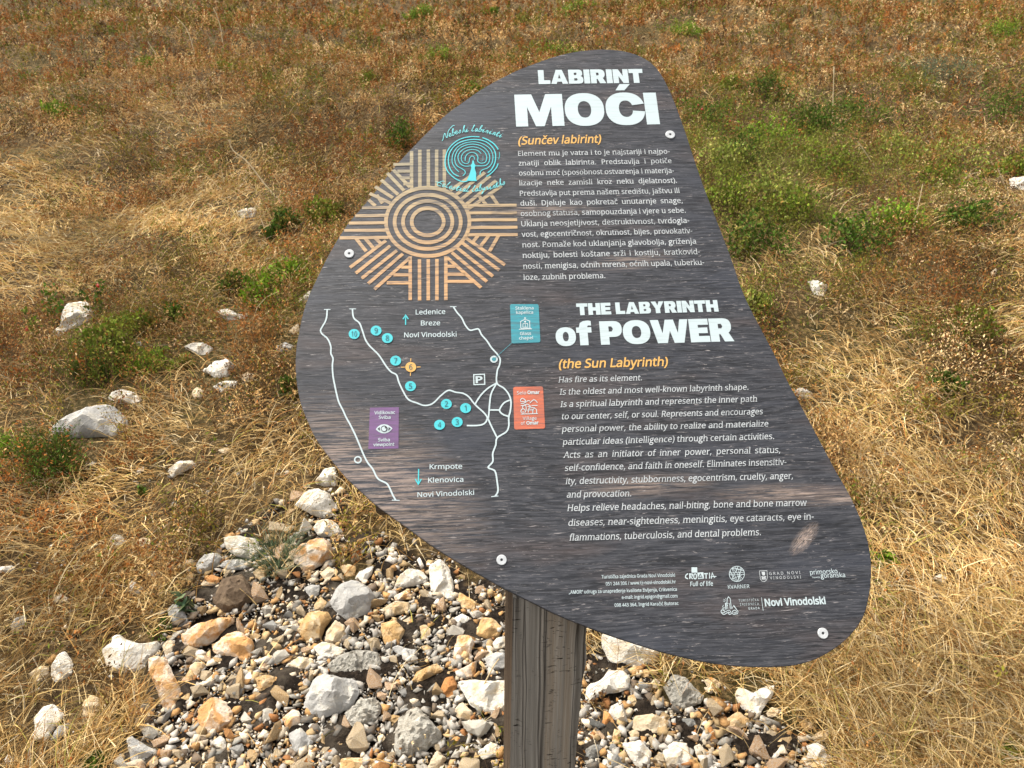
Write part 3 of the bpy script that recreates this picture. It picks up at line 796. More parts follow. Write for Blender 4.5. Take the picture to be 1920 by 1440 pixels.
    poly(t, T(rounded([(232, 225), (1005, 225), (1055, 1255), (275, 1285)], 40)))
    for b, p, q in (('Staklena', (380, 375), (870, 368)), ('kapelica', (400, 490), (860, 485)), ('Glass', (505, 1062), (805, 1056)), ('chapel', (480, 1185), (855, 1172))):
        put_text(t, b, T([p])[0], T([q])[0], 5.6, 1, Z2, bold=.012)
    W([(475, 908), (825, 895)]); W([(520, 880), (795, 875)]); W([(525, 880), (520, 700)]); W([(770, 880), (762, 690)]); W([(505, 705), (640, 635), (778, 690)]); W([(640, 640), (638, 580)]); W([(610, 605), (668, 603)])
    W([(580, 850), (585, 755), (710, 752), (715, 848), (580, 850)], 1.3); W([(648, 850), (648, 755)], 1.1); disc(t, *T([(642, 700)])[0], 1.9, 1.9, 1, Z2)
    t.build('place_tag', [M_TEAL, M_WHITE], BOARD, 'teal tag of the glass chapel')
    t = Flat(); T = C(945, 710, 13.09); W = lambda pts, w=1.4, s=True: stroke(t, T(pts), w, 1, Z2, smooth=s)
    poly(t, T(rounded([(225, 205), (955, 190), (1010, 1225), (250, 1250)], 42)))
    for b, p, q, bo in (('Selo', (318, 392), (545, 388), 0), ('Omar', (575, 382), (875, 378), .03), ('Village', (460, 1020), (800, 1012), 0), ('of', (415, 1135), (515, 1132), 0), ('Omar', (550, 1132), (850, 1122), .03)):
        put_text(t, b, T([p])[0], T([q])[0], 6.0, 1, Z2, bold=bo)
    W([(415, 570), (405, 530), (440, 490), (480, 500), (525, 540), (510, 570), (415, 570)]); W([(410, 620), (480, 612), (545, 575), (595, 545), (640, 560)]); W([(635, 605), (690, 550), (735, 525), (785, 555), (820, 600)]); W([(410, 670), (470, 665)], 1.4, False)
    W([(480, 660), (540, 635), (590, 640), (650, 690), (580, 690)]); W([(675, 665), (820, 660)], 1.4, False); W([(470, 745), (455, 700), (500, 655), (540, 690), (545, 780), (555, 785)]); W([(430, 845), (415, 795), (440, 755), (490, 755), (525, 800), (510, 840)]); W([(465, 800), (470, 870)], 1.3, False)
    W([(595, 840), (590, 775), (620, 725), (735, 715)], 1.4, False); W([(600, 772), (710, 770), (745, 720), (800, 770), (800, 860)], 1.4, False); W([(708, 775), (705, 860)], 1.4, False); W([(415, 875), (830, 862)], 1.4, False)
    t.build('place_tag', [M_RED, M_WHITE], BOARD, 'coral red tag of the village')
    t = Flat(); T = C(680, 750, 13.09)
    poly(t, T([(180, 190), (890, 180), (880, 1195), (140, 1205)]))
    for b, p, q in (('Vidikovac', (288, 358), (798, 345)), ('Sviba', (395, 470), (685, 466)), ('Sviba', (378, 1020), (668, 1018)), ('viewpoint', (262, 1140), (778, 1125))):
        put_text(t, b, T([p])[0], T([q])[0], 6.0, 1, Z2, bold=.012)
    up_ = [(325, 720), (380, 655), (450, 612), (530, 598), (610, 612), (680, 655), (735, 700)]; dn = [(700, 745), (640, 795), (560, 825), (480, 822), (400, 790), (350, 750)]
    poly(t, T(up_ + dn), 1, Z2); disc(t, *T([(532, 712)])[0], 6.3, 6.0, 2, Z2 + .0003); disc(t, *T([(528, 716)])[0], 4.5, 4.3, 1, Z2 + .0006); disc(t, *T([(572, 684)])[0], 1.9, 1.8, 2, Z2 + .0009)
    poly(t, T([(365, 715), (420, 668), (432, 770)]), 2, Z2 + .0003); poly(t, T([(695, 705), (640, 668), (628, 765)]), 2, Z2 + .0003)
    t.build('place_tag', [M_PURPLE, M_WHITE, M_DARKP], BOARD, 'purple tag of the viewpoint')
route_map()

def logos():
    K = C(1270, 1045, 11.294)
    t = Flat(); S = lambda pts, w=22, s=True: stroke(t, K(pts), w / 11.3, 0, Z1, smooth=s)
    poly(t, K([(297, 212), (418, 212), (422, 325), (300, 328)]))
    S([(225, 345), (180, 380), (175, 430), (225, 455)], 24); S([(262, 460), (265, 350), (320, 360), (310, 400), (270, 405), (325, 460)], 22, False); S([(385, 345), (350, 370), (350, 440), (385, 455), (405, 400), (385, 345)], 22)
    poly(t, K([(420, 325), (550, 315), (562, 450), (440, 465)])); t2 = K([(445, 430), (485, 350), (520, 420)])
    stroke(t, t2 + [t2[0]], 1.2, 1, Z2, smooth=False)
    S([(565, 350), (645, 345)], 24, False); S([(605, 350), (608, 450)], 24, False); S([(678, 325), (682, 450)], 18, False); S([(715, 450), (740, 330), (785, 435)], 20, False); S([(705, 410), (825, 405)], 16, False)
    put_text(t, 'Full of life', K([(272, 612)])[0], K([(752, 600)])[0], 8.2, bold=.012, shear=.12)
    t.build('partner_logo', [M_WHITE, M_DARKP], BOARD)
    t = Flat(); (cx, cy), = K([(1258, 352)]); ring(t, cx, cy, 14.2, 14.4, 1.0)
    r = random.Random(3)
    for i in range(15):
        a, b = r.uniform(0, 6.28), r.uniform(1.6, 3.2)
        stroke(t, [(cx + 14 * math.cos(a), cy + 14 * math.sin(a)), (cx + 14 * math.cos(a + b), cy + 14 * math.sin(a + b))], .75, smooth=False)
    put_text(t, 'KVARNER', K([(1075, 665)])[0], K([(1530, 650)])[0], 6.8, serif=True)
    t.build('partner_logo', M_WHITE, BOARD)
    K2 = C(1420, 1045, 10.667); t = Flat()
    stroke(t, K2([(38, 272), (190, 268), (200, 400), (185, 450), (145, 485), (95, 480), (60, 440), (38, 272)]), .9, smooth=False)
    stroke(t, K2([(85, 310), (150, 308)]), 3.4, smooth=False); stroke(t, K2([(95, 345), (150, 343)]), 3.0, smooth=False); stroke(t, K2([(80, 385), (170, 440)]), 1.6, smooth=False); stroke(t, K2([(170, 380), (85, 440)]), 1.6, smooth=False); ring(t, *K2([(127, 410)])[0], 3.0, 3.2, 1.0)
    put_text(t, 'GRAD NOVI', K2([(240, 355)])[0], K2([(860, 332)])[0], 5.4, sc=1.5); put_text(t, 'VINODOLSKI', K2([(255, 442)])[0], K2([(875, 422)])[0], 5.4, sc=1.5)
    t.build('partner_logo', M_TEXT, BOARD)
    t = Flat(); put_text(t, 'primorsko', K2([(1058, 345)])[0], K2([(1605, 318)])[0], 8.4, bold=.004); put_text(t, 'goranska', K2([(1265, 412)])[0], K2([(1755, 395)])[0], 8.2, bold=.004, z=Z1 + .0003)
    put_text(t, 'županija', K2([(1095, 415)])[0], K2([(1255, 408)])[0], 2.6, bold=.01)
    t.build('partner_logo', M_WHITE, BOARD)
    t = Flat(); S = lambda pts, w=14, s=True: stroke(t, K(pts), w / 11.3, 0, Z1, smooth=s)
    S([(1025, 1110), (1020, 970), (1050, 965), (1055, 880), (1080, 835), (1120, 880), (1140, 1080)], 14, False); S([(1045, 1100), (1050, 975), (1100, 975), (1120, 1100)], 10, False); S([(1062, 1010), (1065, 1040)], 10, False); S([(1066, 1060), (1068, 1090)], 10, False)
    S([(960, 1140), (985, 1120), (1000, 1150), (970, 1180), (925, 1155), (940, 1115), (985, 1115), (1010, 1150), (1040, 1140), (1090, 1120), (1125, 1150), (1095, 1175), (1075, 1150)], 14)
    S([(925, 1170), (975, 1212), (1030, 1190), (1060, 1170), (1105, 1210), (1150, 1180), (1170, 1140), (1215, 1120), (1250, 1155), (1215, 1180), (1190, 1160)], 14); S([(1150, 1180), (1190, 1210), (1270, 1195), (1285, 1150), (1190, 1020), (1150, 1090)], 14, False)
    S([(975, 1010), (950, 1055), (1000, 1055), (950, 1090), (1000, 1090)], 10, False)
    for a, b in (((970, 925), (1010, 935)), ((975, 885), (1015, 915)), ((1020, 860), (1030, 895))): S([a, b], 9, False)
    put_text(t, 'TURISTIČKA', K([(1298, 940)])[0], K([(1722, 925)])[0], 4.4, sc=1.35); put_text(t, 'ZAJEDNICA', K([(1325, 1022)])[0], K([(1728, 1010)])[0], 4.4, sc=1.35); put_text(t, 'GRADA', K([(1505, 1108)])[0], K([(1745, 1098)])[0], 4.4, sc=1.35, bold=.01)
    stroke(t, K([(1778, 850), (1815, 1130)]), .9, smooth=False)
    put_text(t, 'Novi Vinodolski', c5([(1262, 308)])[0], c5([(1627, 295)])[0], 12.6, bold=.03)
    t.build('partner_logo', M_WHITE, BOARD)
logos()
bpy.data.objects.remove(_to); bpy.data.curves.remove(_tc)

def washers():
    mw = plain('white_washer', (0.52, 0.53, 0.53), 0.35, 0.5); md = plain('dark_screw', (0.03, 0.03, 0.032), 0.4, 0.5)
    for px, py in ((1256.5, 253), (655, 476), (940.5, 1050), (1542.5, 1187.5)):
        q = uv(px, py); s = 9.3 * (1 + (py - 700) * .0001)
        r = np.linalg.norm(uv(px + s, py) - q)
        bm = bmesh.new()
        n = 36; prof = [(r, 0.0002), (r, .0012), (r * .93, .0017), (r * .30, .0018), (r * .26, .0014), (r * .24, .0006)]
        rows = [[bm.verts.new((a * math.cos(2 * math.pi * i / n), a * math.sin(2 * math.pi * i / n), z)) for i in range(n)] for a, z in prof]
        for A, B in zip(rows, rows[1:]):
            for i in range(n): bm.faces.new((A[i], A[(i + 1) % n], B[(i + 1) % n], B[i]))
        me = bpy.data.meshes.new('washer'); bm.to_mesh(me); bm.free()
        o = link('washer', me, mw, sign); o.matrix_local = SINV @ BM @ Matrix.Translation((q[0], q[1], 0))
        bm = bmesh.new(); bmesh.ops.create_circle(bm, cap_ends=True, radius=r * .25, segments=20)
        bmesh.ops.translate(bm, verts=bm.verts, vec=(0, 0, .0010))
        me = bpy.data.meshes.new('screw_head'); bm.to_mesh(me); bm.free()
        link('screw_head', me, md, o)
washers()

# ---------------------------------------------------------------- weathered post and battens
def wood_mat(name, light, dark, warm, freq=1.0):
    m, nt, b = mat_new(name)
    co = objco(nt)
    w = noise(nt, co, 7.0, 2, 0.5)
    sp = N(nt, 'ShaderNodeSeparateXYZ'); nt.links.new(co, sp.inputs[0])
    xx = math_n(nt, 'ADD', sp.outputs[0], math_n(nt, 'MULTIPLY', math_n(nt, 'SUBTRACT', w, .5), .005))
    cb = N(nt, 'ShaderNodeCombineXYZ'); nt.links.new(xx, cb.inputs[0]); nt.links.new(sp.outputs[1], cb.inputs[1]); nt.links.new(sp.outputs[2], cb.inputs[2]); v = cb.outputs[0]
    g1 = noise(nt, v, 1.0, 5, .7, 0, (110 * freq, 110 * freq, 0.9)); g2 = noise(nt, v, 1.0, 4, .7, 0, (260, 260, 4)); g3 = noise(nt, v, 1.0, 3, .55, .1, (40 * freq, 40 * freq, 0.55))
    c = mixc(nt, ramp(nt, g1, .35, .65), dark, light)
    c = mixc(nt, ramp(nt, g3, .48, .60, 0, .85), c, warm)
    c = mixc(nt, ramp(nt, g2, .52, .68, 0, .5), c, tuple(x * 1.5 for x in light))
    cr = ramp(nt, math_n(nt, 'ABSOLUTE', math_n(nt, 'SUBTRACT', g3, .47)), 0, .020, 1, 0)
    tick = math_n(nt, 'MULTIPLY', ramp(nt, noise(nt, v, 1.0, 3, .7, .3, (70, 70, 300)), .60, .65), ramp(nt, noise(nt, v, 1.0, 2, .5, 0, (42, 42, 14)), .46, .56))
    c = mixc(nt, math_n(nt, 'MULTIPLY', cr, .8), c, (.03, .022, .016))
    c = mixc(nt, math_n(nt, 'MULTIPLY', tick, .95), c, (.018, .012, .009))
    nt.links.new(c, b.inputs['Base Color']); b.inputs['Roughness'].default_value = .85; b.inputs['Specular IOR Level'].default_value = .2
    h = math_n(nt, 'SUBTRACT', math_n(nt, 'ADD', g1, math_n(nt, 'MULTIPLY', g2, .3)), math_n(nt, 'ADD', math_n(nt, 'MULTIPLY', cr, .5), math_n(nt, 'MULTIPLY', tick, .8)))
    bump(nt, b, h, .7, .005)
    return m
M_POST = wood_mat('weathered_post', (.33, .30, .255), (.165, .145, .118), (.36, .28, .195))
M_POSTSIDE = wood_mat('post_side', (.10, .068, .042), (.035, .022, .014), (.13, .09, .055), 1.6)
def build_post():
    n = np.array([math.sin(math.radians(5)), -math.cos(math.radians(5)), 0.0]); s = np.array([math.cos(math.radians(5)), math.sin(math.radians(5)), 0.0])
    p0 = np.array([0.045, 0.766, 0.0])
    TL, BL, TR, BRt = (plane_hit(*p, p0, n) for p in ((961.9, 1111.8), (956.4, 1440), (1107, 1180), (1084, 1440)))
    def lerp(a, b, z): t = (z - b[2]) / (a[2] - b[2]); return b + (a - b) * t
    depth = 0.11
    nz, nf = 60, 22
    rr = np.random.default_rng(5)
    groove = np.cumsum(rr.normal(0, .0006, nf)); groove -= np.linspace(groove[0], groove[-1], nf)
    prof = []                                               # (u along the face 0..1, depth back 0..1, face material)
    for i in range(nf): prof.append((i / (nf - 1), 0.0, 0))
    for i in range(1, 7): prof.append((1.0, i / 7, 0))
    for i in range(nf // 2 + 1): prof.append((1 - i / (nf // 2), 1.0, 0))
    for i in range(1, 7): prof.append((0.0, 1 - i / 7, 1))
    zb = float(ground(.045, .82)) - .15
    V = []
    for k in range(nz):
        for (u, d, _) in prof:
            L, R_ = lerp(TL, BL, 0.5), lerp(TR, BRt, 0.5)
            def at(z):
                a, b = lerp(TL, BL, z), lerp(TR, BRt, z)
                wob = .0012 * math.sin(z * 23 + 3) + .0008 * math.sin(z * 61)
                q = a + (b - a) * u
                if u > .97: q = q + s * (wob * 2.2 - (.010 * (1 - min(1, d * 3)) if d > 0 else .006))
                if u < .03 and d == 0: q = q - n * .0015
                if d == 0 and .02 < u < .98: q = q + n * (groove[int(round(u * (nf - 1)))] - .0008 * (1 if u > .9 else 0))
                return q - n * d * depth
            # top: cut along the back of the board
            q = at(.8); 
            for _ in range(3):
                top = (BO - BN * (THICK + .0015) - q) @ BN / BN[2] + q[2]
                q = at(top)
            z = zb + (top - zb) * k / (nz - 1)
            V.append(at(z))
    m = len(prof)
    quads = [(k * m + i, k * m + (i + 1) % m, (k + 1) * m + (i + 1) % m, (k + 1) * m + i) for k in range(nz - 1) for i in range(m)]
    me = bpy.data.meshes.new('post')
    me.from_pydata([tuple(np.array(v) - sign_base) for v in V], [], quads + [tuple(range((nz - 1) * m, nz * m))])
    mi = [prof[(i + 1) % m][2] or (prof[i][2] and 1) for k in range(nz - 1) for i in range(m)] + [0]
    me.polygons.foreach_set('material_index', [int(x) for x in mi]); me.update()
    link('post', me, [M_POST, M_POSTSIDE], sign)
build_post()
def build_batten(u0, u1, v0, v1):
    bm = bmesh.new(); bmesh.ops.create_cube(bm, size=1)
    for v in bm.verts:
        v.co = ((u0 + u1) / 2 + v.co.x * (u1 - u0), (v0 + v1) / 2 + v.co.y * (v1 - v0), -THICK - .013 + v.co.z * .024)
    bmesh.ops.bevel(bm, geom=bm.edges[:], offset=.002, segments=2, affect='EDGES')
    me = bpy.data.meshes.new('batten'); bm.to_mesh(me); bm.free()
    o = link('batten', me, M_POSTSIDE, sign); o.matrix_local = SINV @ BM
_a, _b, _c, _d = uv(702, 963), uv(940, 905), uv(1130, 905), uv(1420, 905)
build_batten(_a[0], _b[0], _a[1] + .004, _a[1] + .055)
build_batten(_c[0], _d[0], _a[1] + .004, _a[1] + .055)
# ---------------------------------------------------------------- stones traced one by one
A_, B_, D_, E_ = (0, 900, 2.667), (500, 860, 2.482), (1050, 1100, 3.2), (0, 400, 2.77)
H_, I_, J_, K_, L_ = (1220, 0, 2.571), (0, 0, 2.743), (1500, 900, 2.667), (1020, 540, 2.88), (60, 500, 3.84)
STONES = [
 (A_, 'white', 'cream white block stone lying beside the blue green grass tuft', '1115,285 1180,277 1285,295 1310,360 1270,400 1180,385 1130,345'),
 (A_, 'grey', 'rounded pale grey stone below the cream block, half under grass', '980,420 1020,372 1080,362 1115,390 1090,430 1030,475 985,465'),
 (A_, 'grey', 'flat grey stone directly below the cream white block', '1095,430 1130,400 1200,395 1265,415 1240,445 1150,455'),
 (A_, 'buff', 'buff stone veiled by dry grass left of the rounded grey stone', '900,420 940,395 975,400 975,450 925,455'),
 (A_, 'brown', 'large dark brown earthy block at the upper edge of the gravel', '1060,610 1110,490 1210,470 1250,520 1275,600 1200,650 1120,670'),
 (A_, 'orange', 'small orange stone touching the top left of the dark brown block', '1025,490 1060,472 1105,490 1090,525 1050,530'),
 (A_, 'buff', 'buff sliver stone left of the dark brown block', '990,540 1020,500 1055,520 1035,560'),
 (A_, 'ochre', 'ochre stone right above the dark brown block', '1265,460 1320,415 1350,450 1310,510 1280,490'),
 (A_, 'rust', 'long pale slab with brown stains below the dark brown block', '905,770 990,720 1100,690 1175,690 1170,715 1130,750 1060,820 940,850 910,810'),
 (A_, 'rust', 'orange and white slab leaning against the long pale slab', '1055,830 1130,770 1200,755 1270,800 1270,880 1240,935 1150,890 1080,870'),
 (A_, 'white', 'big white stone with two horn like corners at the grass edge', '510,845 555,825 560,780 600,775 650,805 700,820 750,815 785,800 790,850 740,900 735,945 690,970 640,975 560,965 525,915'),
 (A_, 'rust', 'long upright cream stone with an orange lower end', '740,890 790,875 840,890 855,945 890,1010 920,1085 890,1150 835,1210 810,1130 770,1020 745,960'),
 (A_, 'rust', 'rounded white stone with an orange patch on its top', '985,1190 1000,1130 1060,1085 1130,1110 1165,1160 1165,1220 1110,1260 1040,1280 1000,1240'),
 (A_, 'white', 'tall white stone standing in dry grass near the lower left corner', '165,1190 210,1140 270,1120 325,1165 300,1215 260,1260 240,1320 190,1310 155,1290 175,1250'),
 (A_, 'white', 'white wedge stone beside a flat pale one in the left grass', '255,930 290,870 330,855 365,910 360,970 310,1010 280,1020 255,980'),
 (A_, 'buff', 'flat pale stone touching the left of the white wedge stone', '140,970 200,930 245,930 245,985 180,1000'),
 (A_, 'grey', 'pale grey triangular stone at the bottom left edge of the gravel', '635,1285 660,1280 720,1320 790,1355 750,1400 700,1440 660,1435 640,1340'),
 (A_, 'white', 'small bright white triangular stone on dark soil', '1055,1310 1105,1275 1130,1305 1140,1350 1110,1365'),
 (A_, 'buff', 'dull stone covered by dry grass right of the tall white stone', '410,1120 450,1075 500,1090 510,1150 470,1195 415,1180'),
 (A_, 'ochre', 'tan angular block alone on the dark soil left of the grey slab', '1275,990 1330,970 1380,985 1390,1040 1330,1085 1295,1060'),
 (A_, 'buff', 'small cream five sided stone right of the long upright stone', '945,935 975,908 1025,910 1025,950 990,995 960,975'),
 (A_, 'rust', 'small stone half white half orange beside the long upright stone', '905,1010 920,985 965,990 965,1020 935,1045 905,1030'),
 (A_, 'white', 'small white broken stone in the grass left of a buff one', '545,300 565,270 610,280 640,310 600,335 560,320'),
 (A_, 'buff', 'small buff stone in the grass right of a white broken one', '680,300 720,287 760,300 750,335 720,350 680,325'),
 (A_, 'white', 'tiny white chip alone in dry grass above the horned stone', '735,470 760,455 800,475 780,495 745,485'),
 (A_, 'white', 'thin white wedge lying in dry grass at the left', '240,605 300,565 355,598 300,620'),
 (A_, 'grey', 'pale stone sunk in grass above the white wedge stone', '50,730 75,690 125,675 135,700 110,745 60,760'),
 (A_, 'white', 'white flat stone cut by the left edge of the picture', '-20,435 60,428 80,440 50,460 -20,468'),
 (A_, 'grey', 'pale greenish stone at the grass edge left of the long slab', '835,650 860,620 910,625 930,670 950,715 900,740 860,710'),
 (A_, 'buff', 'upright buff stone right beside the horned white stone', '810,830 835,800 875,805 875,890 830,890'),
 (A_, 'grey', 'grey stone buried in dry grass above the horned white stone', '620,560 660,500 720,540 690,580'),
 (A_, 'white', 'small whitish stone at the very bottom left corner', '20,1400 40,1370 70,1390 65,1420 30,1420'),
 (A_, 'grey', 'narrow grey stone leaning on the tall white stone', '250,1300 290,1230 345,1215 340,1260 290,1310'),
 (B_, 'white', 'cream stone tucked against the left edge of the board', '220,110 270,45 320,38 338,90 320,135 260,130'),
 (B_, 'white', 'broad cream white stone topping the stone trail by the board', '130,215 180,150 230,135 290,160 318,210 310,270 250,278 180,245'),
 (B_, 'white', 'white stone between the broad cream stone and a rusty slab', '215,320 240,285 290,280 330,305 358,345 300,370 240,360'),
 (B_, 'rust', 'large rusty slab with white flank beside the blue green tuft', '100,435 160,395 250,365 300,390 310,460 250,500 180,540 130,490'),
 (B_, 'ochre', 'small brownish stone at the left foot of the rusty slab', '75,520 95,480 130,475 140,520 110,540'),
 (B_, 'grey', 'large faceted grey boulder in the middle of the gravel', '290,670 330,590 400,560 470,590 508,640 470,720 420,765 360,765 320,710'),
 (B_, 'white', 'pointed white blade stone behind the faceted grey boulder', '410,560 430,525 500,495 490,540 450,585'),
 (B_, 'ochre', 'ochre cube stone above the faceted grey boulder', '340,500 385,490 418,505 410,545 370,555'),
 (B_, 'buff', 'cream stone left of the ochre cube, above the boulder', '245,535 290,500 325,520 325,560 280,575'),
 (B_, 'white', 'domed white stone left of the tall white stone', '592,600 610,550 660,510 720,520 758,565 700,590 640,600'),
 (B_, 'white', 'tall bright white stone standing under the lower board edge', '755,500 810,465 850,510 873,600 875,670 820,665 765,630 760,570'),
 (B_, 'ochre', 'ochre wedge lying right of the tall bright white stone', '890,660 895,620 950,650 990,680 970,715 910,700'),
 (B_, 'ochre', 'pitted ochre brown stone left below the grey boulder', '140,800 190,710 290,710 303,750 270,790 250,860 185,855'),
 (B_, 'white', 'whitish forked stone below the pitted ochre brown stone', '215,880 260,850 300,860 370,890 345,920 260,940'),
 (B_, 'buff', 'buff lump between pitted ochre stone and grey boulder', '280,800 320,750 365,775 370,850 310,870 270,850'),
 (B_, 'ochre', 'yellow ochre block in the middle of the gravel', '530,765 600,750 645,800 620,865 555,880 535,820'),
 (B_, 'buff', 'flat tan stone above the yellow ochre block', '535,700 600,660 665,670 668,710 560,740'),
 (B_, 'grey', 'small bluish grey stone below the yellow ochre block', '580,880 610,868 660,885 700,890 690,930 620,925'),
 (B_, 'rust', 'waisted stone half orange half cream left of the post', '868,900 890,820 940,820 970,850 950,900 960,940 900,955 870,940'),
 (B_, 'white', 'smooth white oval stone touching the post in the picture', '1030,885 1070,835 1110,825 1135,850 1110,880 1070,895'),
 (B_, 'ochre', 'fan shaped ochre stone with fluted surface near the post', '970,820 1000,740 1050,740 1100,790 1080,830 1030,840'),
 (B_, 'white', 'large white and cream stone with a dry root across it beside the post', '885,1040 950,1025 1030,1035 1126,1030 1136,1165 1050,1195 960,1160 920,1100'),
 (B_, 'ochre', 'long golden tan stone in the gravel left of the post', '670,1040 700,990 790,950 828,985 770,1010 720,1045'),
 (B_, 'rust', 'thin cream wedge above the large root crossed stone', '880,990 980,938 975,975 970,1010 930,1030'),
 (B_, 'orange', 'dark orange stone standing on bare soil', '805,1080 830,1020 870,1010 890,1060 870,1110 830,1130'),
 (B_, 'grey', 'large flat grey slab half sunk among grey crumbs', '170,1140 215,1030 265,995 330,1015 420,1030 432,1090 400,1160 320,1190 250,1210 190,1180'),
 (B_, 'concrete', 'broad crumbling concrete lump above the flat grey slab', '280,960 340,910 430,890 520,900 540,950 500,1010 420,1020 300,1000'),
 (B_, 'concrete', 'small crumbling concrete lump right below the flat grey slab', '360,1200 430,1120 500,1110 540,1150 520,1210 450,1260 370,1250'),
 (B_, 'concrete', 'pointed concrete lump near the bottom of the gravel', '590,1300 620,1200 700,1150 760,1210 820,1290 790,1330 690,1390 600,1390'),
 (B_, 'rust', 'tilted cream square stone stained orange left of the grey slab', '70,1210 120,1165 150,1175 163,1230 100,1270'),
 (B_, 'grey', 'grey four sided stone below the tilted cream square', '100,1280 160,1250 220,1320 180,1365 130,1382'),
 (B_, 'white', 'white square chip near the foot of the post, left side', '975,1370 1040,1320 1078,1330 1075,1385 1000,1420'),
 (B_, 'ochre', 'ochre slab cut off by the bottom edge of the picture', '335,1450 345,1395 420,1390 495,1395 490,1450'),
 (B_, 'buff', 'tan spike stone at the bottom edge right of the pointed lump', '740,1450 790,1355 840,1395 800,1450'),
 (B_, 'rust', 'small white chip with orange tip in the grey crumbs', '585,1050 610,1025 640,1045 620,1060'),
 (B_, 'ochre', 'small flat ochre stone above the pointed concrete lump', '550,1210 590,1190 625,1200 600,1235'),
 (B_, 'buff', 'small cream cube below the small crumbling lump', '515,1290 540,1280 555,1300 540,1335 520,1330'),
 (B_, 'grey', 'grey tan stone against the post below the white oval', '1010,930 1060,900 1120,905 1120,980 1040,990'),
 (B_, 'buff', 'tan stone below the large root crossed stone', '865,1175 910,1130 960,1180 955,1220 890,1210'),
 (B_, 'orange', 'brown orange stone right of the pointed concrete lump', '840,1320 880,1290 930,1310 900,1340'),
 (B_, 'white', 'small white square below the grey boulder', '395,880 420,850 455,855 440,895'),
 (B_, 'white', 'small cream stone right of the gravel centre near the fan stone', '865,745 910,720 945,740 930,775 880,765'),
 (B_, 'buff', 'buff oblong stone upright right of the yellow ochre block', '710,780 740,770 768,800 750,850 720,845'),
 (B_, 'rust', 'cream and orange stone under the domed white stone', '590,640 650,610 680,650 600,665'),
 (B_, 'grey', 'small grey cube left of the faceted grey boulder', '175,600 215,585 250,590 240,640 200,660'),
 (B_, 'ochre', 'ochre stone between the small grey cube and the pitted stone', '220,680 250,640 285,670 270,705 225,710'),
 (B_, 'white', 'small white cube left of the small grey cube', '105,650 130,625 158,635 150,660'),
 (B_, 'buff', 'small cream pebble left of the pitted ochre stone', '90,690 115,660 138,680 120,708'),
 (B_, 'buff', 'smooth tan stone in a dark hollow above the flat grey slab', '92,960 150,920 215,930 228,970 150,985'),
 (D_, 'white', 'big cream white stone just below the board, right of the post', '245,340 260,270 400,290 600,385 580,460 500,475 330,480 290,470 275,400'),
 (D_, 'white', 'white stone with reddish moss right beside the post', '150,700 160,590 250,560 290,500 370,500 430,550 400,620 300,640 210,670 175,730'),
 (D_, 'concrete', 'rough grey green concrete lump right of the post', '620,600 680,520 760,545 800,600 860,650 850,700 760,730 710,745 660,690'),
 (D_, 'white', 'white V shaped cracked stone at the right end of the gravel', '1047,660 1065,605 1110,610 1150,640 1210,605 1285,585 1280,650 1240,700 1190,790 1100,740 1080,720'),
 (D_, 'ochre', 'rounded golden brown stone below the V shaped stone', '965,840 1000,790 1070,745 1140,800 1120,840 1000,880'),
 (D_, 'buff', 'cream and brown stone between concrete lump and V stone', '860,560 920,545 970,580 950,620 900,630'),
 (D_, 'buff', 'flat buff six sided stone right of the post', '425,830 450,775 560,760 660,810 630,870 560,895 440,870'),
 (D_, 'white', 'cream broken stone close to the right side of the post', '280,770 310,710 375,690 415,825 350,815'),
 (D_, 'white', 'pale cream slab at the bottom, left of the largest one', '375,945 480,915 550,990 540,1060 480,1100 420,1030'),
 (D_, 'white', 'broad cream slab with orange foot at the bottom edge', '615,980 680,925 760,940 800,1030 780,1100 640,1100 620,1040'),
 (D_, 'white', 'upright cream stone right of the broad cream slab', '800,960 840,940 880,990 870,1050 810,1055'),
 (D_, 'white', 'cream white stone in grass at the bottom right', '1475,950 1540,935 1590,960 1615,1060 1590,1100 1510,1040'),
 (D_, 'buff', 'pale stone half under grass above the bottom right one', '1500,910 1560,865 1630,850 1600,920 1540,945'),
 (D_, 'ochre', 'ochre stone at the right grass edge, upper of two', '1430,825 1500,810 1525,850 1480,870'),
 (D_, 'orange', 'orange brown stone at the right grass edge, lower of two', '1425,890 1460,868 1495,900 1470,930'),
 (D_, 'buff', 'tan stone at the lower right corner of the V shaped stone', '1235,760 1270,720 1320,740 1300,780 1250,785'),
 (D_, 'buff', 'small cream square below the V shaped stone', '1260,830 1290,815 1305,860 1275,870'),
 (D_, 'dark', 'dark grey rock close to the foot of the post', '130,990 200,945 255,950 258,1010 180,1045 135,1020'),
 (D_, 'ochre', 'narrow upright brown stone right of the dark grey rock', '310,930 325,850 370,870 350,960'),
 (D_, 'buff', 'small cream diamond left of the rough concrete lump', '540,580 570,548 605,575 590,615 550,615'),
 (D_, 'orange', 'narrow brown stone leaning left of the golden brown stone', '880,840 910,835 945,920 930,970 890,910'),
 (D_, 'dark', 'dark grey stone between the flat buff and golden brown stones', '730,790 800,790 840,860 790,880 740,830'),
 (D_, 'buff', 'small buff block under the flat six sided stone', '410,870 450,855 480,880 475,925 425,910'),
 (D_, 'white', 'white sliver at the bottom edge right beside the post', '255,1040 280,1028 305,1095 255,1095'),
 (D_, 'grey', 'small grey stone below the narrow brown leaning stone', '980,905 1005,900 1030,930 1000,955'),
 (D_, 'ochre', 'brownish stone under the big cream white stone', '465,500 560,490 590,520 520,555 470,530'),
 (D_, 'orange', 'orange stone left of the cream broken stone by the post', '255,800 262,740 300,760 330,815 300,860 258,855'),
 (D_, 'ochre', 'ochre stone above the flat buff six sided stone', '405,660 450,640 465,700 440,740 410,720'),
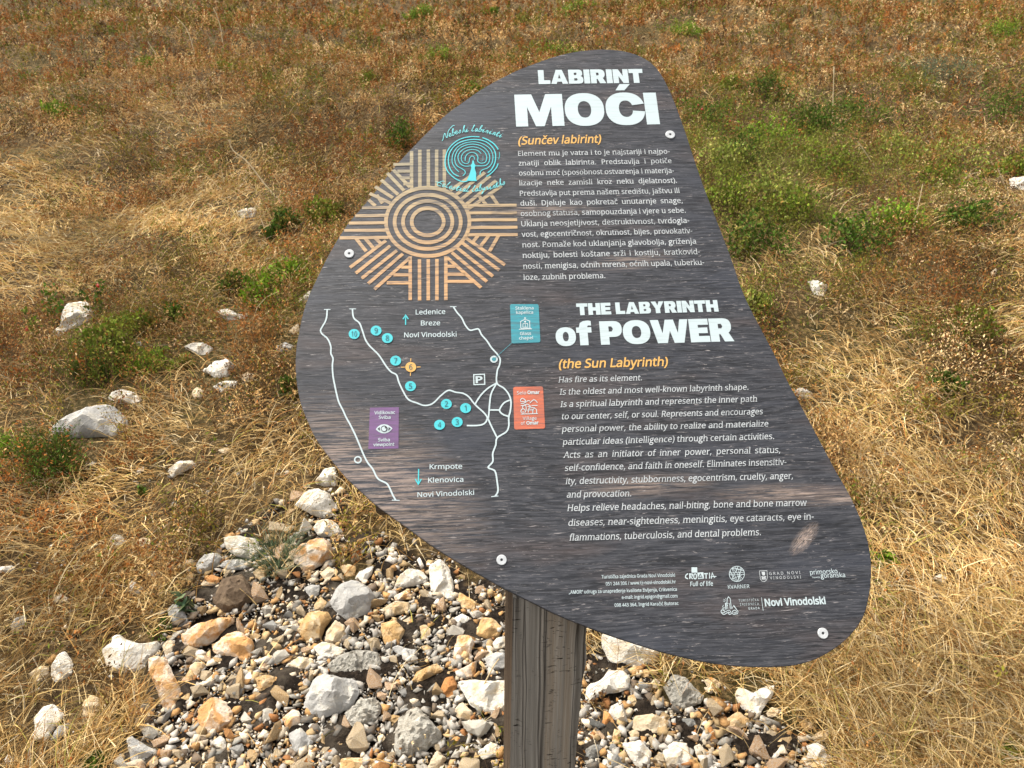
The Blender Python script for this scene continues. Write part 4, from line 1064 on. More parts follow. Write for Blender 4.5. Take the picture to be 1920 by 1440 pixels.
 (E_, 'grey', 'largest boulder, smooth grey white, lying in the left meadow', '240,1140 290,1085 360,1040 470,1005 560,990 600,1005 670,1070 660,1130 600,1190 520,1170 420,1165 330,1170'),
 (E_, 'white', 'white stone behind the largest smooth boulder, veiled by twigs', '560,960 580,925 640,915 700,930 750,980 690,1000 600,990'),
 (E_, 'white', 'tall white rock behind leafy rose shoots in the left meadow', '320,510 350,465 440,455 490,490 480,540 420,590 370,615 310,605'),
 (E_, 'white', 'low white rock at the left foot of the tall white rock', '262,630 300,590 350,600 340,630 290,645'),
 (E_, 'white', 'white rock left of the green bush near the board', '1115,510 1180,495 1240,525 1290,520 1270,570 1180,560'),
 (E_, 'white', 'flat white stone, upper of the four left of the board', '955,690 1000,672 1060,672 1110,700 1080,750 1030,735 975,710'),
 (E_, 'white', 'white angular stone in the middle of the four left of the board', '1045,820 1100,780 1180,755 1220,790 1190,860 1130,865 1080,830'),
 (E_, 'white', 'low white stone under the angular one left of the board', '1105,900 1170,870 1235,870 1225,910 1150,935'),
 (E_, 'buff', 'pale rounded stone left of the low white one', '995,930 1020,900 1060,920 1050,970 1010,965'),
 (E_, 'buff', 'pale stone right of the angular white one, nearest the board', '1255,840 1290,820 1325,840 1310,880 1260,885'),
 (E_, 'white', 'white oblong stone in the straw below the largest boulder', '870,1340 920,1290 1000,1285 1025,1310 960,1340 890,1375'),
 (E_, 'white', 'white stone peeping out at the left board edge, upper one', '1550,450 1610,400 1630,440 1590,470 1560,480'),
 (E_, 'buff', 'pale stone peeping out at the left board edge, lower one', '1500,610 1550,570 1560,620 1530,635'),
 (E_, 'grey', 'grey stone in twigs close to the left board edge', '1430,690 1480,670 1530,690 1520,720 1440,720'),
 (E_, 'grey', 'little grey stone between green leaves in the left meadow', '700,670 730,665 740,690 710,690'),
 (E_, 'buff', 'buff stone sunk in straw left of the board', '1130,1230 1180,1215 1210,1235 1160,1250'),
 (H_, 'white', 'cream stone in the grass right of the board', '755,1355 800,1350 855,1375 835,1440 790,1430'),
 (H_, 'white', 'white lichen rock at the right edge of the picture', '1725,860 1815,850 1815,940 1740,910'),
 (H_, 'buff', 'small pale stone in straw at the upper right of the meadow', '1640,1310 1670,1290 1665,1330 1645,1335'),
 (I_, 'white', 'small white stone in the brown heath left of the sun symbol', '1215,1095 1260,1070 1320,1070 1310,1120 1250,1130'),
 (J_, 'white', 'white chip with a red leaf in the straw right of the board', '655,490 700,470 745,490 720,515'),
 (K_, 'white', 'white stone touching the right board edge halfway down', '1330,540 1400,545 1455,570 1440,600 1370,590'),
]

def resample(poly_, n, jit, rr):
    p = np.array(poly_, float)
    q = np.vstack([p, p[:1]]); seg = np.linalg.norm(np.diff(q, axis=0), axis=1); L = np.concatenate([[0], np.cumsum(seg)])
    t = np.linspace(0, L[-1], n, endpoint=False)
    out = np.stack([np.interp(t, L, q[:, 0]), np.interp(t, L, q[:, 1])], 1)
    sm = (np.roll(out, 1, 0) + np.roll(out, -1, 0)) / 2
    return out * .72 + sm * .28 + rr.normal(0, jit, out.shape)

STONE_DISCS = []                                            # pixel centre and radius, keeps grass roots and pebbles off
def traced_stone(k, spec):
    (ox, oy, s), kind, label, pts = spec
    P = [tuple(float(v) for v in q.split(',')) for q in pts.split()]
    P = np.array([(ox + x / s, oy + y / s) for x, y in P])
    rr = np.random.default_rng(1000 + k)
    c = P.mean(0); wpx = (P.max(0) - P.min(0))
    STONE_DISCS.append((c[0], c[1], 0.5 * math.sqrt(wpx[0] * wpx[1])))
    g, dep = on_ground(c[0], c[1] + wpx[1] * .18)
    view = (CAM - g) / np.linalg.norm(CAM - g)
    gn = np.array([0, -SLOPE, 1.0]); gn /= np.linalg.norm(gn)
    n = view * .55 + gn * .65; n /= np.linalg.norm(n)
    ex = np.cross(np.array([0, 1.0, 0]), n); ex /= np.linalg.norm(ex); ey = np.cross(n, ex)
    size = math.sqrt(wpx[0] * wpx[1]) * dep / F
    p0 = g + gn * size * .10
    n_out = 36 if wpx.max() > 40 else 24
    O = resample(P, n_out, wpx.min() * .012, rr)
    d = rays(O); t = ((p0 - CAM) @ n) / (d @ n)
    W = CAM + d * t[:, None] - p0
    q = np.stack([W @ ex, W @ ey], 1)
    cc = q.mean(0)
    wmin = min(q.max(0) - q.min(0)); T = wmin * rr.uniform(.30, .44)
    pl = [(T * rr.uniform(.75, 1.05), rr.normal(0, .34, 2)) for _ in range(4)] + [(T * rr.uniform(.9, 1.3), rr.normal(0, .75, 2)) for _ in range(5)]
    crumb = kind == 'concrete'
    ph = rr.uniform(0, 6.28, (6, 3)); fr = rr.uniform(4, 14, 6) / wmin
    def lump(p, amp):
        return amp * sum(math.sin(f * (p[0] * math.cos(a) + p[1] * math.sin(a)) + b) for f, (a, b, _) in zip(fr, ph)) / 3
    def h(p):
        r = p - cc
        return min(a + r @ b for a, b in pl)
    inner = [cc + (p - cc) * .955 for p in q]
    step = wmin / (15 if wpx.max() > 40 else 9)
    pts = []
    lo_, hi_ = q.min(0), q.max(0)
    core = np.array([cc + (p - cc) * .90 for p in q])
    for X_ in np.arange(lo_[0], hi_[0], step):
        for Y_ in np.arange(lo_[1], hi_[1], step):
            pts.append((X_ + rr.normal(0, step * .22), Y_ + rr.normal(0, step * .22)))
    pts = np.array(pts); pts = pts[in_poly(pts, core)]
    allp = [Vector(p) for p in q] + [Vector(p) for p in inner] + [Vector(p) for p in pts]
    edges = [(i, (i + 1) % n_out) for i in range(n_out)]
    v2, _e, f2, ov, _oe, _of = delaunay_2d_cdt(allp, edges, [], 1, 1e-7)
    qn = np.roll(q, -1, 0); sg = qn - q; sl = (sg ** 2).sum(1) + 1e-12
    V, Fc = [], []
    mp_ = {}
    for i, p in enumerate(v2):
        p = np.array(p)
        t_ = np.clip(((p - q) * sg).sum(1) / sl, 0, 1)
        ed = np.sqrt(((q + sg * t_[:, None] - p) ** 2).sum(1)).min()
        is_out = any(o < n_out for o in ov[i])
        if is_out:
            z = 0.0; mp_[[o for o in ov[i] if o < n_out][0]] = i
        else:
            z = max(min(h(p), ed * 2.6), min(ed * 1.3, T * .28)) + lump(p, T * .05) + rr.normal(0, T * (.07 if crumb else .022))
        V.append((p[0], p[1], z))
    for f in f2: Fc.append(tuple(f))
    outl = [mp_.get(i) for i in range(n_out)]
    outl = [o for o in outl if o is not None]
    n_o = len(outl); prev = outl
    for s_, z in ((.90, -.32 * T), (.62, -.7 * T)):
        row = []
        for o in outl:
            p = cc + (np.array(V[o][:2]) - cc) * s_; row.append(len(V)); V.append((p[0], p[1], z + rr.normal(0, T * .03)))
        for i in range(n_o):
            j = (i + 1) % n_o; Fc.append((prev[j], prev[i], row[i], row[j]))
        prev = row
    bot = len(V); V.append((cc[0], cc[1], -.8 * T))
    for i in range(n_o): Fc.append((prev[(i + 1) % n_o], prev[i], bot))
    me = bpy.data.meshes.new('stone'); me.from_pydata(V, [], Fc)
    bm = bmesh.new(); bm.from_mesh(me); bmesh.ops.recalc_face_normals(bm, faces=bm.faces)
    for f in bm.faces: f.smooth = True
    bm.to_mesh(me); bm.free()
    me.set_sharp_from_angle(angle=math.radians(24))
    name = {'concrete': 'concrete_lump'}.get(kind, 'boulder' if size > .17 else 'stone')
    o = link(name, me, STONE[kind])
    o.matrix_world = Matrix(((ex[0], ey[0], n[0], p0[0]), (ex[1], ey[1], n[1], p0[1]), (ex[2], ey[2], n[2], p0[2]), (0, 0, 0, 1)))
    tag(o, label, 'concrete lump' if kind == 'concrete' else 'stone', 'loose stones around the sign')
for k, sp_ in enumerate(STONES): traced_stone(k, sp_)
SD = np.array(STONE_DISCS)

# ---------------------------------------------------------------- smaller pebbles, one object each, then the gravel
def polytope(rr, sub=2, npl=12, noise_=.015):
    """a broken angular chip: hull of a few points, optionally refined and roughened"""
    bm = bmesh.new()
    d = rr.normal(size=(npl, 3)); d /= np.linalg.norm(d, axis=1)[:, None]
    d *= rr.uniform(.75, 1.1, (npl, 1)) * np.array([rr.uniform(.85, 1.45), rr.uniform(.65, 1.0), rr.uniform(.45, .8)])
    for p in d: bm.verts.new(p)
    r = bmesh.ops.convex_hull(bm, input=bm.verts)
    bmesh.ops.delete(bm, geom=list({g for g in r['geom_interior'] if isinstance(g, bmesh.types.BMVert)}), context='VERTS')
    if sub:
        bmesh.ops.bevel(bm, geom=bm.edges[:], offset=.035, segments=1, affect='EDGES')
        bmesh.ops.triangulate(bm, faces=bm.faces[:])
        for _ in range(sub): bmesh.ops.subdivide_edges(bm, edges=bm.edges[:], cuts=1, use_grid_fill=True)
        for v in bm.verts: v.co += Vector(rr.normal(0, noise_, 3))
    bmesh.ops.triangulate(bm, faces=bm.faces[:])
    bmesh.ops.recalc_face_normals(bm, faces=bm.faces)
    return bm
rr = np.random.default_rng(21)
PEB = []
for i in range(16):
    bm = polytope(rr, 1, 11 if i % 2 else 8)
    for f in bm.faces: f.smooth = True
    me = bpy.data.meshes.new('pebble'); bm.to_mesh(me); bm.free(); me.set_sharp_from_angle(angle=math.radians(22)); PEB.append(me)
GRP = {'white': 'small white limestone pebble in the gravel around the post', 'rust': 'small cream pebble with rusty stains in the gravel around the post', 'buff': 'small buff pebble in the gravel around the post',
       'ochre': 'small ochre pebble in the gravel around the post', 'orange': 'small orange pebble in the gravel around the post', 'grey': 'small grey pebble in the gravel around the post', 'dark': 'small dark grey pebble in the gravel around the post'}
PEBM = {}
taken = []
count = 0
tries = 0
while count < 172 and tries < 20000:
    tries += 1
    px = np.array([[rr.uniform(220, 1560), rr.uniform(900, 1450)]])
    if not in_poly(px, PATCH - [0, 8])[0]: continue
    x, y = px[0]
    if 930 < x < 1105 and y > 1100: continue
    if y < 1120 and x > 560 + (y - 860) * 1.45: continue
    r = (11 + 19 * rr.random() ** 1.5) * (.75 + .35 * (y - 900) / 540)
    if any((x - a) ** 2 + (y - b) ** 2 < (.72 * c + .8 * r) ** 2 for a, b, c in STONE_DISCS): continue
    if any((x - a) ** 2 + (y - b) ** 2 < (.78 * (c + r)) ** 2 for a, b, c in taken): continue
    taken.append((x, y, r)); count += 1
    kind = rr.choice(['white', 'rust', 'buff', 'ochre', 'orange', 'grey', 'dark'], p=[.16, .22, .29, .19, .06, .07, .01])
    key = (kind, int(rr.integers(16)))
    if key not in PEBM:
        me = PEB[key[1]].copy(); me.materials.append(STONE[kind]); PEBM[key] = me
    g, dep = on_ground(x, y)
    o = bpy.data.objects.new('pebble', PEBM[key]); COL.objects.link(o)
    s = r * dep / F
    o.location = g + np.array([0, 0, s * .3]); o.scale = (s * 1.15,) * 3
    o.rotation_euler = (rr.uniform(-.5, .5), rr.uniform(-.5, .5), rr.uniform(0, 6.28))
    tag(o, GRP[kind], 'pebble', kind + ' pebbles in the gravel')

def gravel():
    tmpl = []
    for i in range(12):
        bm = polytope(rr, 0, 8)
        bmesh.ops.delete(bm, geom=[v for v in bm.verts if not v.link_faces], context='VERTS'); bm.verts.index_update()
        bm.verts.ensure_lookup_table()
        tmpl.append((np.array([v.co[:] for v in bm.verts]), np.array([[v.index for v in f.verts] for f in bm.faces]))); bm.free()
    pal = np.array([(.56, .47, .34), (.46, .32, .16), (.38, .21, .08), (.30, .13, .045), (.38, .355, .31), (.25, .235, .20), (.11, .10, .085), (.05, .038, .028), (.13, .10, .072), (.60, .55, .47)])
    pr = np.array([.17, .17, .11, .05, .18, .09, .03, .02, .10, .08])
    n = 42000
    px = np.stack([rr.uniform(60, 1640, n), rr.uniform(860, 1560, n)], 1)
    VV, FF, CC = [], [], []; off = 0
    taken_ = np.array(taken)
    for x, y in px:
        if 945 < x < 1080 and y > 1200: continue
        g, dep = on_ground(x, y)
        inp = patch_mask(g[None])[0] > .5
        if not inp and rr.random() > .035: continue
        if any(True for _ in ()): pass
        dd = ((SD[:, 0] - x) ** 2 + (SD[:, 1] - y) ** 2 < (SD[:, 2] * .8) ** 2).any()
        if dd: continue
        r = min(.0025 * math.exp(abs(rr.normal(0, .9))), .017)
        grey = vnoise(np.array([x / 300]), np.array([y / 300]), 2.5, 9)[0]
        if 600 < x < 860 and 1180 < y < 1440 and rr.random() < .6: ci = rr.choice([4, 4, 5, 4, 6])
        else: ci = rr.choice(10, p=pr)
        V, T_ = tmpl[rr.integers(12)]
        a = rr.uniform(0, 6.28); R2 = np.array([[math.cos(a), -math.sin(a), 0], [math.sin(a), math.cos(a), 0], [0, 0, 1]])
        b = rr.uniform(-.9, .9); R3 = np.array([[1, 0, 0], [0, math.cos(b), -math.sin(b)], [0, math.sin(b), math.cos(b)]])
        VV.append((V * r) @ R3 @ R2 + g + [0, 0, r * .35]); FF.append(T_ + off); off += len(V)
        CC.append(np.tile(pal[ci] * rr.uniform(.75, 1.2), (len(V), 1)))
    o = link('gravel', np_mesh('gravel', np.vstack(VV), np.vstack(FF), np.vstack(CC)), M_GRAVEL)
    tag(o, 'loose mixed gravel and soil crumbs on bare earth round the post', 'gravel', kind='stuff')
gravel()

# ---------------------------------------------------------------- grass, heath and plants
def scatter(n_near, dens_fn, seed, ymax=24.0):
    """ground points over the visible meadow and a margin, thinned by distance"""
    r = np.random.default_rng(seed)
    # radius from the viewer's feet, density falls off with distance
    u = r.random(n_near)
    rad = .55 * (ymax / .55) ** (u ** .92)
    n_near = int(n_near * 1.75); u = r.random(n_near); rad = .55 * (ymax / .55) ** (u ** .92)
    ang = r.uniform(-1.12, 1.12, n_near)
    P = np.stack([rad * np.sin(ang), rad * np.cos(ang) + .1, np.zeros(n_near)], 1)
    P[:, 2] = ground(P[:, 0], P[:, 1])
    px, z = project(P)
    out_ = (px[:, 0] < -300) | (px[:, 0] > 2220)
    ok = (z > .3) & (px[:, 0] > -2600) & (px[:, 0] < 4500) & (~out_ | (r.random(n_near) < .45)) & (px[:, 1] > -160) & (px[:, 1] < 1800)
    P, px, z = P[ok], px[ok], z[ok]
    w = dens_fn(P, px, z)
    k = r.random(len(P)) < w
    return P[k], px[k], z[k], r
def clear_of_stones(px, z, f=.8):
    ok = np.ones(len(px), bool)
    for a, b, c in STONE_DISCS:
        dy = px[:, 1] - b - c * .35
        ok &= (px[:, 0] - a) ** 2 + (dy * .72) ** 2 > (c * f) ** 2
    return ok

def ribbons(P, L, az, el, bend, width, seg, r):
    n = len(P)
    pts = np.zeros((n, seg + 1, 3)); pts[:, 0] = P; dirs = np.zeros((n, seg + 1, 3))
    twist = r.normal(0, .35, n)
    for k in range(seg + 1):
        t = k / seg
        e = el - bend * t; a = az + twist * t
        d = np.stack([np.cos(e) * np.sin(a), np.cos(e) * np.cos(a), np.sin(e)], 1)
        dirs[:, k] = d
        if k < seg: pts[:, k + 1] = pts[:, k] + d * (L / seg)[:, None]
    rnd = r.normal(size=(n, 3)); rnd[:, 2] *= .5
    side = np.cross(dirs, rnd[:, None, :]); side /= np.linalg.norm(side, axis=2, keepdims=True) + 1e-9
    tp = np.linspace(1, .25, seg + 1)[None, :, None] * width[:, None, None] * .5
    V = np.stack([pts - side * tp, pts + side * tp], 2).reshape(-1, 3)
    base = (np.arange(n) * (seg + 1) * 2)[:, None, None]
    k = np.arange(seg)[None, :, None] * 2
    q = base + k + np.array([0, 1, 3, 2])[None, None, :]
    return V, q.reshape(-1, 4), (seg + 1) * 2

def heath_w(P, px):
    h = cell(GH, px); g = cell(GG, px)
    cl = vnoise(P[:, 0], P[:, 1], 4.0, 7); c2 = vnoise(P[:, 0], P[:, 1], 11, 8)
    w = np.clip(h * 1.2 + g * .5, 0, 1.3) * 1.5 - .75 + (cl - .5) * 1.5 + (c2 - .5) * 1.3
    return np.clip(w + .35, 0, 1)
def straw():
    def dens(P, px, z):
        s = cell(GS, px)
        cl = vnoise(P[:, 0], P[:, 1], 8, 4); c2 = vnoise(P[:, 0], P[:, 1], 1.9, 5)
        w = s * (.2 + 1.1 * cl) * (.5 + .8 * c2) * (1 - .5 * heath_w(P, px))
        w *= np.where(patch_mask(P) > .5, np.where(px[:, 1] < 1090, .32, .02), 1)
        return np.clip(w, 0, 1)
    allV, allQ, allC, off = [], [], [], 0
    for (n, seed, mode) in ((400000, 31, 'mat'), (60000, 32, 'tuft')):
        P, px, z, r = scatter(n, dens, seed)
        k = clear_of_stones(px, z, .98); P, px, z = P[k], px[k], z[k]
        n = len(P)
        flow = vnoise(P[:, 0], P[:, 1], 2.2, 6) * 6.28
        if mode == 'mat':
            L = r.uniform(.03, .105, n) * (1 + .25 * np.clip(z - 3, 0, 5) / 5); az = flow + r.normal(0, 1.2, n); el = r.uniform(.0, .95, n); bend = r.uniform(.2, 1.3, n); lift = r.uniform(0, .025, n)
        else:
            cx = np.round(P[:, 0] / .09 + r.normal(0, .16, n)) * .09; cy = np.round(P[:, 1] / .09 + r.normal(0, .16, n)) * .09
            P[:, 0] = P[:, 0] * .35 + cx * .65; P[:, 1] = P[:, 1] * .35 + cy * .65; P[:, 2] = ground(P[:, 0], P[:, 1])
            L = r.uniform(.07, .18, n); az = flow * .7 + r.normal(0, .9, n); el = r.uniform(.4, 1.3, n); bend = r.uniform(.6, 1.9, n); lift = np.zeros(n)
        P[:, 2] += lift
        wd = np.maximum(r.uniform(.0013, .0030, n), .00115 * z)
        V, q, st = ribbons(P, L, az, el, bend, wd, 3, r)
        pal = np.array([(.74, .54, .25), (.66, .46, .19), (.54, .34, .13), (.80, .64, .37), (.34, .19, .06), (.50, .41, .27), (.46, .21, .065), (.42, .38, .09)])
        pr = np.array([.26, .22, .17, .10, .10, .06, .05, .04])
        pi = r.choice(8, n, p=pr / pr.sum())
        col = pal[pi] * r.uniform(.7, 1.15, (n, 1)) * (.72 + .5 * vnoise(P[:, 0], P[:, 1], 5, 11))[:, None]
        h = np.clip(cell(GH, px) * 1.2 - .25, 0, 1)[:, None]
        col = col * (1 - .45 * h) + np.array([.36, .215, .11]) * r.uniform(.7, 1.2, (n, 1)) * .45 * h
        allV.append(V); allQ.append(q + off); off += len(V); allC.append(np.repeat(col, st, 0))
    o = link('dry_grass', np_mesh('dry_grass', np.vstack(allV), np.vstack(allQ), np.vstack(allC)), M_STRAW)
    tag(o, 'dry straw coloured grass matted over the sloping meadow', 'grass', kind='stuff')
straw()

def sprigs(P, H, lean, nleaf, lsize, spread, r, pal, pal_p, thin=.42, up=.5):
    """little leafy shoots: stem ribbons and pointed leaves"""
    n = len(P)
    tip = P + np.stack([lean[:, 0], lean[:, 1], H], 1)
    idx = np.repeat(np.arange(n), nleaf)
    t = r.uniform(.15, 1.0, len(idx))
    c = P[idx] + (tip - P)[idx] * t[:, None] + r.normal(size=(len(idx), 3)) * (spread[idx] * (1.05 - .6 * t))[:, None] * [1, 1, .6]
    a = r.normal(size=(len(idx), 3)); a[:, 2] = np.abs(a[:, 2]) * .6 + up; a /= np.linalg.norm(a, axis=1)[:, None]
    b = np.cross(a, r.normal(size=(len(idx), 3))); b /= np.linalg.norm(b, axis=1)[:, None]
    s = lsize[idx] * r.uniform(.6, 1.25, len(idx))
    V = np.stack([c - a * (s * .5)[:, None], c + b * (s * thin * .5)[:, None] - a * (s * .05)[:, None], c + a * (s * .5)[:, None], c - b * (s * thin * .5)[:, None] - a * (s * .05)[:, None]], 1).reshape(-1, 3)
    q = np.arange(len(V)).reshape(-1, 4)
    ci = r.choice(len(pal), n, p=pal_p)
    col = pal[ci][idx] * r.uniform(.65, 1.35, (len(idx), 1)) * (1 + r.normal(0, .06, (len(idx), 3)))
    # stems
    L = np.linalg.norm(tip - P, axis=1); hd = np.arctan2(lean[:, 0], lean[:, 1]); el = np.arctan2(H, np.linalg.norm(lean, axis=1))
    SV, SQ, st = ribbons(P, L, hd, el, np.zeros(n), np.maximum(.0016, lsize * .14), 2, r)
    return V, q, np.clip(np.repeat(col, 4, 0), 0.004, 1), SV, SQ, st

HEATH = np.array([(.31, .15, .045), (.24, .085, .022), (.54, .335, .135), (.19, .155, .024), (.40, .155, .04), (.085, .048, .015), (.13, .15, .02), (.68, .49, .25)])
def heath():
    def dens(P, px, z):
        w = np.maximum(heath_w(P, px), .012)
        return np.clip(w * np.where(patch_mask(P) > .5, .02, 1), 0, 1)
    P, px, z, r = scatter(125000, dens, 41)
    k = clear_of_stones(px, z, 1.0); P, px, z = P[k], px[k], z[k]
    n = len(P)
    H = r.uniform(.05, .16, n) * np.where(z < 2.2, .7, 1); lean = r.normal(0, .035, (n, 2))
    ls = np.maximum(r.uniform(.007, .014, n), .0030 * z)
    g = np.clip(cell(GG, px) - .15, 0, 1)
    ix = np.floor((P[:, 0] + r.normal(0, .03, n)) / .24).astype(int); iy = np.floor((P[:, 1] + r.normal(0, .03, n)) / .24).astype(int)
    cid = (ix * 73856093 ^ iy * 19349663) % 4096
    rt = np.random.default_rng(77); th = rt.uniform(.55, 1.45, 4096); tc = rt.choice(8, 4096, p=[.19, .12, .17, .15, .09, .13, .10, .05]); tv = rt.uniform(.6, 1.3, 4096); tg = rt.random(4096)
    H = H * th[cid]
    V, q, c, SV, SQ, st = sprigs(P, H, lean, 13, ls, r.uniform(.010, .024, n), r, HEATH, np.array([.2, .13, .14, .15, .08, .12, .11, .07]))
    own = r.random(n) < .62
    c4_ = c.reshape(n, -1, 3)
    c = np.where(own[:, None, None], HEATH[tc[cid]][:, None, :] * tv[cid][:, None, None] * r.uniform(.7, 1.35, (n, c4_.shape[1], 1)), c4_).reshape(-1, 3)
    gm = (r.random(n) * .55 + tg[cid] * .45 < g * 1.15)
    c4 = c.reshape(n, -1, 3); gl = np.array([.16, .21, .028]) * r.uniform(.5, 1.4, (n, 1, 1)); c4 = np.where(gm[:, None, None], c4 * .25 + gl * .75, c4)
    SC_ = np.tile(np.array([.13, .08, .045]), (len(SV), 1))
    V_ = np.vstack([V, SV]); Q_ = np.vstack([q, SQ + len(V)]); C_ = np.vstack([c4.reshape(-1, 3), SC_])
    o = link('heath_ground_cover', np_mesh('heath_ground_cover', V_, Q_, C_), M_LEAF)
    tag(o, 'low reddish brown heath plants spread through the meadow', 'ground cover', kind='stuff')
heath()

GREEN = {'olive': np.array([(.14, .19, .02), (.10, .14, .016), (.21, .23, .03), (.18, .13, .03)]), 'fresh': np.array([(.17, .27, .02), (.12, .21, .02), (.25, .33, .035), (.09, .14, .018)]),
         'dark': np.array([(.06, .11, .015), (.09, .14, .018), (.045, .075, .012), (.12, .11, .02)]), 'blue': np.array([(.11, .16, .085), (.15, .19, .10), (.08, .12, .06), (.19, .20, .12)]),
         'brown': np.array([(.11, .06, .025), (.16, .075, .03), (.07, .055, .02), (.19, .10, .04)]), 'yellow': np.array([(.27, .28, .05), (.20, .24, .045), (.33, .29, .09), (.17, .18, .04)])}
def plant(k, px, py, wpx, hpx, pal, label, style='leafy', cat='plant', berries=0, name='leafy_plant'):
    r = np.random.default_rng(3000 + k)
    g, dep = on_ground(px, py)
    w, h = wpx * dep / F, hpx * dep / F * 1.1
    if style in ('leafy', 'fine') and py < 760: w *= 1.35 if px > 1290 else .95; h *= 1.2 if px > 1290 else .9
    root = empty(name, g)
    tag(root, label, cat, {'leafy_plant': 'green plants in the meadow', 'rose_shoot': 'rose shoots in the left meadow', 'dry_sprig': 'dry brown sprigs in the grass'}.get(name))
    if style == 'grass':
        n = 260
        a = r.uniform(0, 6.28, n); rad = np.sqrt(r.random(n)) * w * .38
        P = np.stack([np.cos(a) * rad, np.sin(a) * rad, np.zeros(n)], 1)
        P[:, 2] = ground(P[:, 0] + g[0], P[:, 1] + g[1]) - g[2]
        L = r.uniform(.5, 1.1, n) * h; V, q, st = ribbons(P, L, np.arctan2(P[:, 0], P[:, 1]) + r.normal(0, .8, n), r.uniform(.7, 1.45, n), r.uniform(.3, 1.4, n), np.maximum(r.uniform(.0012, .0022, n), .0007 * dep), 3, r)
        col = GREEN[pal][r.choice(4, n)] * r.uniform(.7, 1.3, (n, 1))
        link('blades', np_mesh('blades', V, q, np.repeat(col, st, 0)), M_LEAF, root)
        return
    ls0 = {'leafy': .022, 'fine': .012, 'shoot': .026, 'sprig': .012, 'broad': .05}[style]
    ls0 = max(ls0, .0026 * dep)
    n = int({'leafy': 64, 'fine': 100, 'shoot': 3, 'sprig': 6, 'broad': 4}[style] * (1 if wpx < 110 else 1.6))
    a = r.uniform(0, 6.28, n); rad = np.sqrt(r.random(n)) * w * (.36 if style != 'shoot' else .12)
    P = np.stack([np.cos(a) * rad, np.sin(a) * rad * .8, np.zeros(n)], 1)
    if style in ('leafy', 'fine'):                          # ragged: a few creeping sub clumps
        kc = r.normal(0, .26, (6, 2)) * w; ki = r.integers(0, 6, n)
        P[:, :2] = P[:, :2] * .55 + kc[ki] * .8; rad = np.minimum(np.hypot(P[:, 0], P[:, 1]), w * .5)
    P[:, 2] = ground(P[:, 0] + g[0], P[:, 1] + g[1]) - g[2] - .005
    fall = 1 - .55 * (rad / (w * .5 + 1e-6)) ** 2
    H = r.uniform(.55, 1.0, n) * h * fall
    lean = np.stack([np.cos(a), np.sin(a)], 1) * (r.uniform(.05, .35, n) * w * .5)[:, None] + r.normal(0, .06 * w, (n, 2))
    nl = {'leafy': 16, 'fine': 22, 'shoot': 26, 'sprig': 16, 'broad': 4}[style]
    V, q, c, SV, SQ, st = sprigs(P, H, lean, nl, np.full(n, ls0), np.full(n, {'leafy': .09, 'fine': .06, 'shoot': .13, 'sprig': .10, 'broad': .2}[style] * w), r, GREEN[pal], np.array([.4, .3, .15, .15]), .5 if style != 'fine' else .3)
    link('foliage', np_mesh('foliage', V, q, c), M_LEAF, root)
    link('stems', np_mesh('stems', SV, SQ, np.tile(np.array([.10, .06, .035]), (len(SV), 1))), M_STEM, root)
    for b in range(berries):
        bm = bmesh.new(); bmesh.ops.create_uvsphere(bm, u_segments=14, v_segments=9, radius=.0065)
        for v in bm.verts: v.co.z *= 1.25
        bmesh.ops.create_cone(bm, segments=6, radius1=.0025, radius2=.0008, depth=.005, matrix=Matrix.Translation((0, 0, .0098)))
        for f in bm.faces: f.smooth = True
        me = bpy.data.meshes.new('rose_hip'); bm.to_mesh(me); bm.free()
        o = link('rose_hip', me, M_HIP, root)
        i = int(r.integers(n)); tt = r.uniform(.45, .95)
        o.location = P[i] + np.array([lean[i, 0], lean[i, 1], H[i]]) * tt + r.normal(0, .012, 3) - np.array([0, .02, 0])
M_HIP = plain('rose_hip_red', (.55, .035, .02), .3, .5)

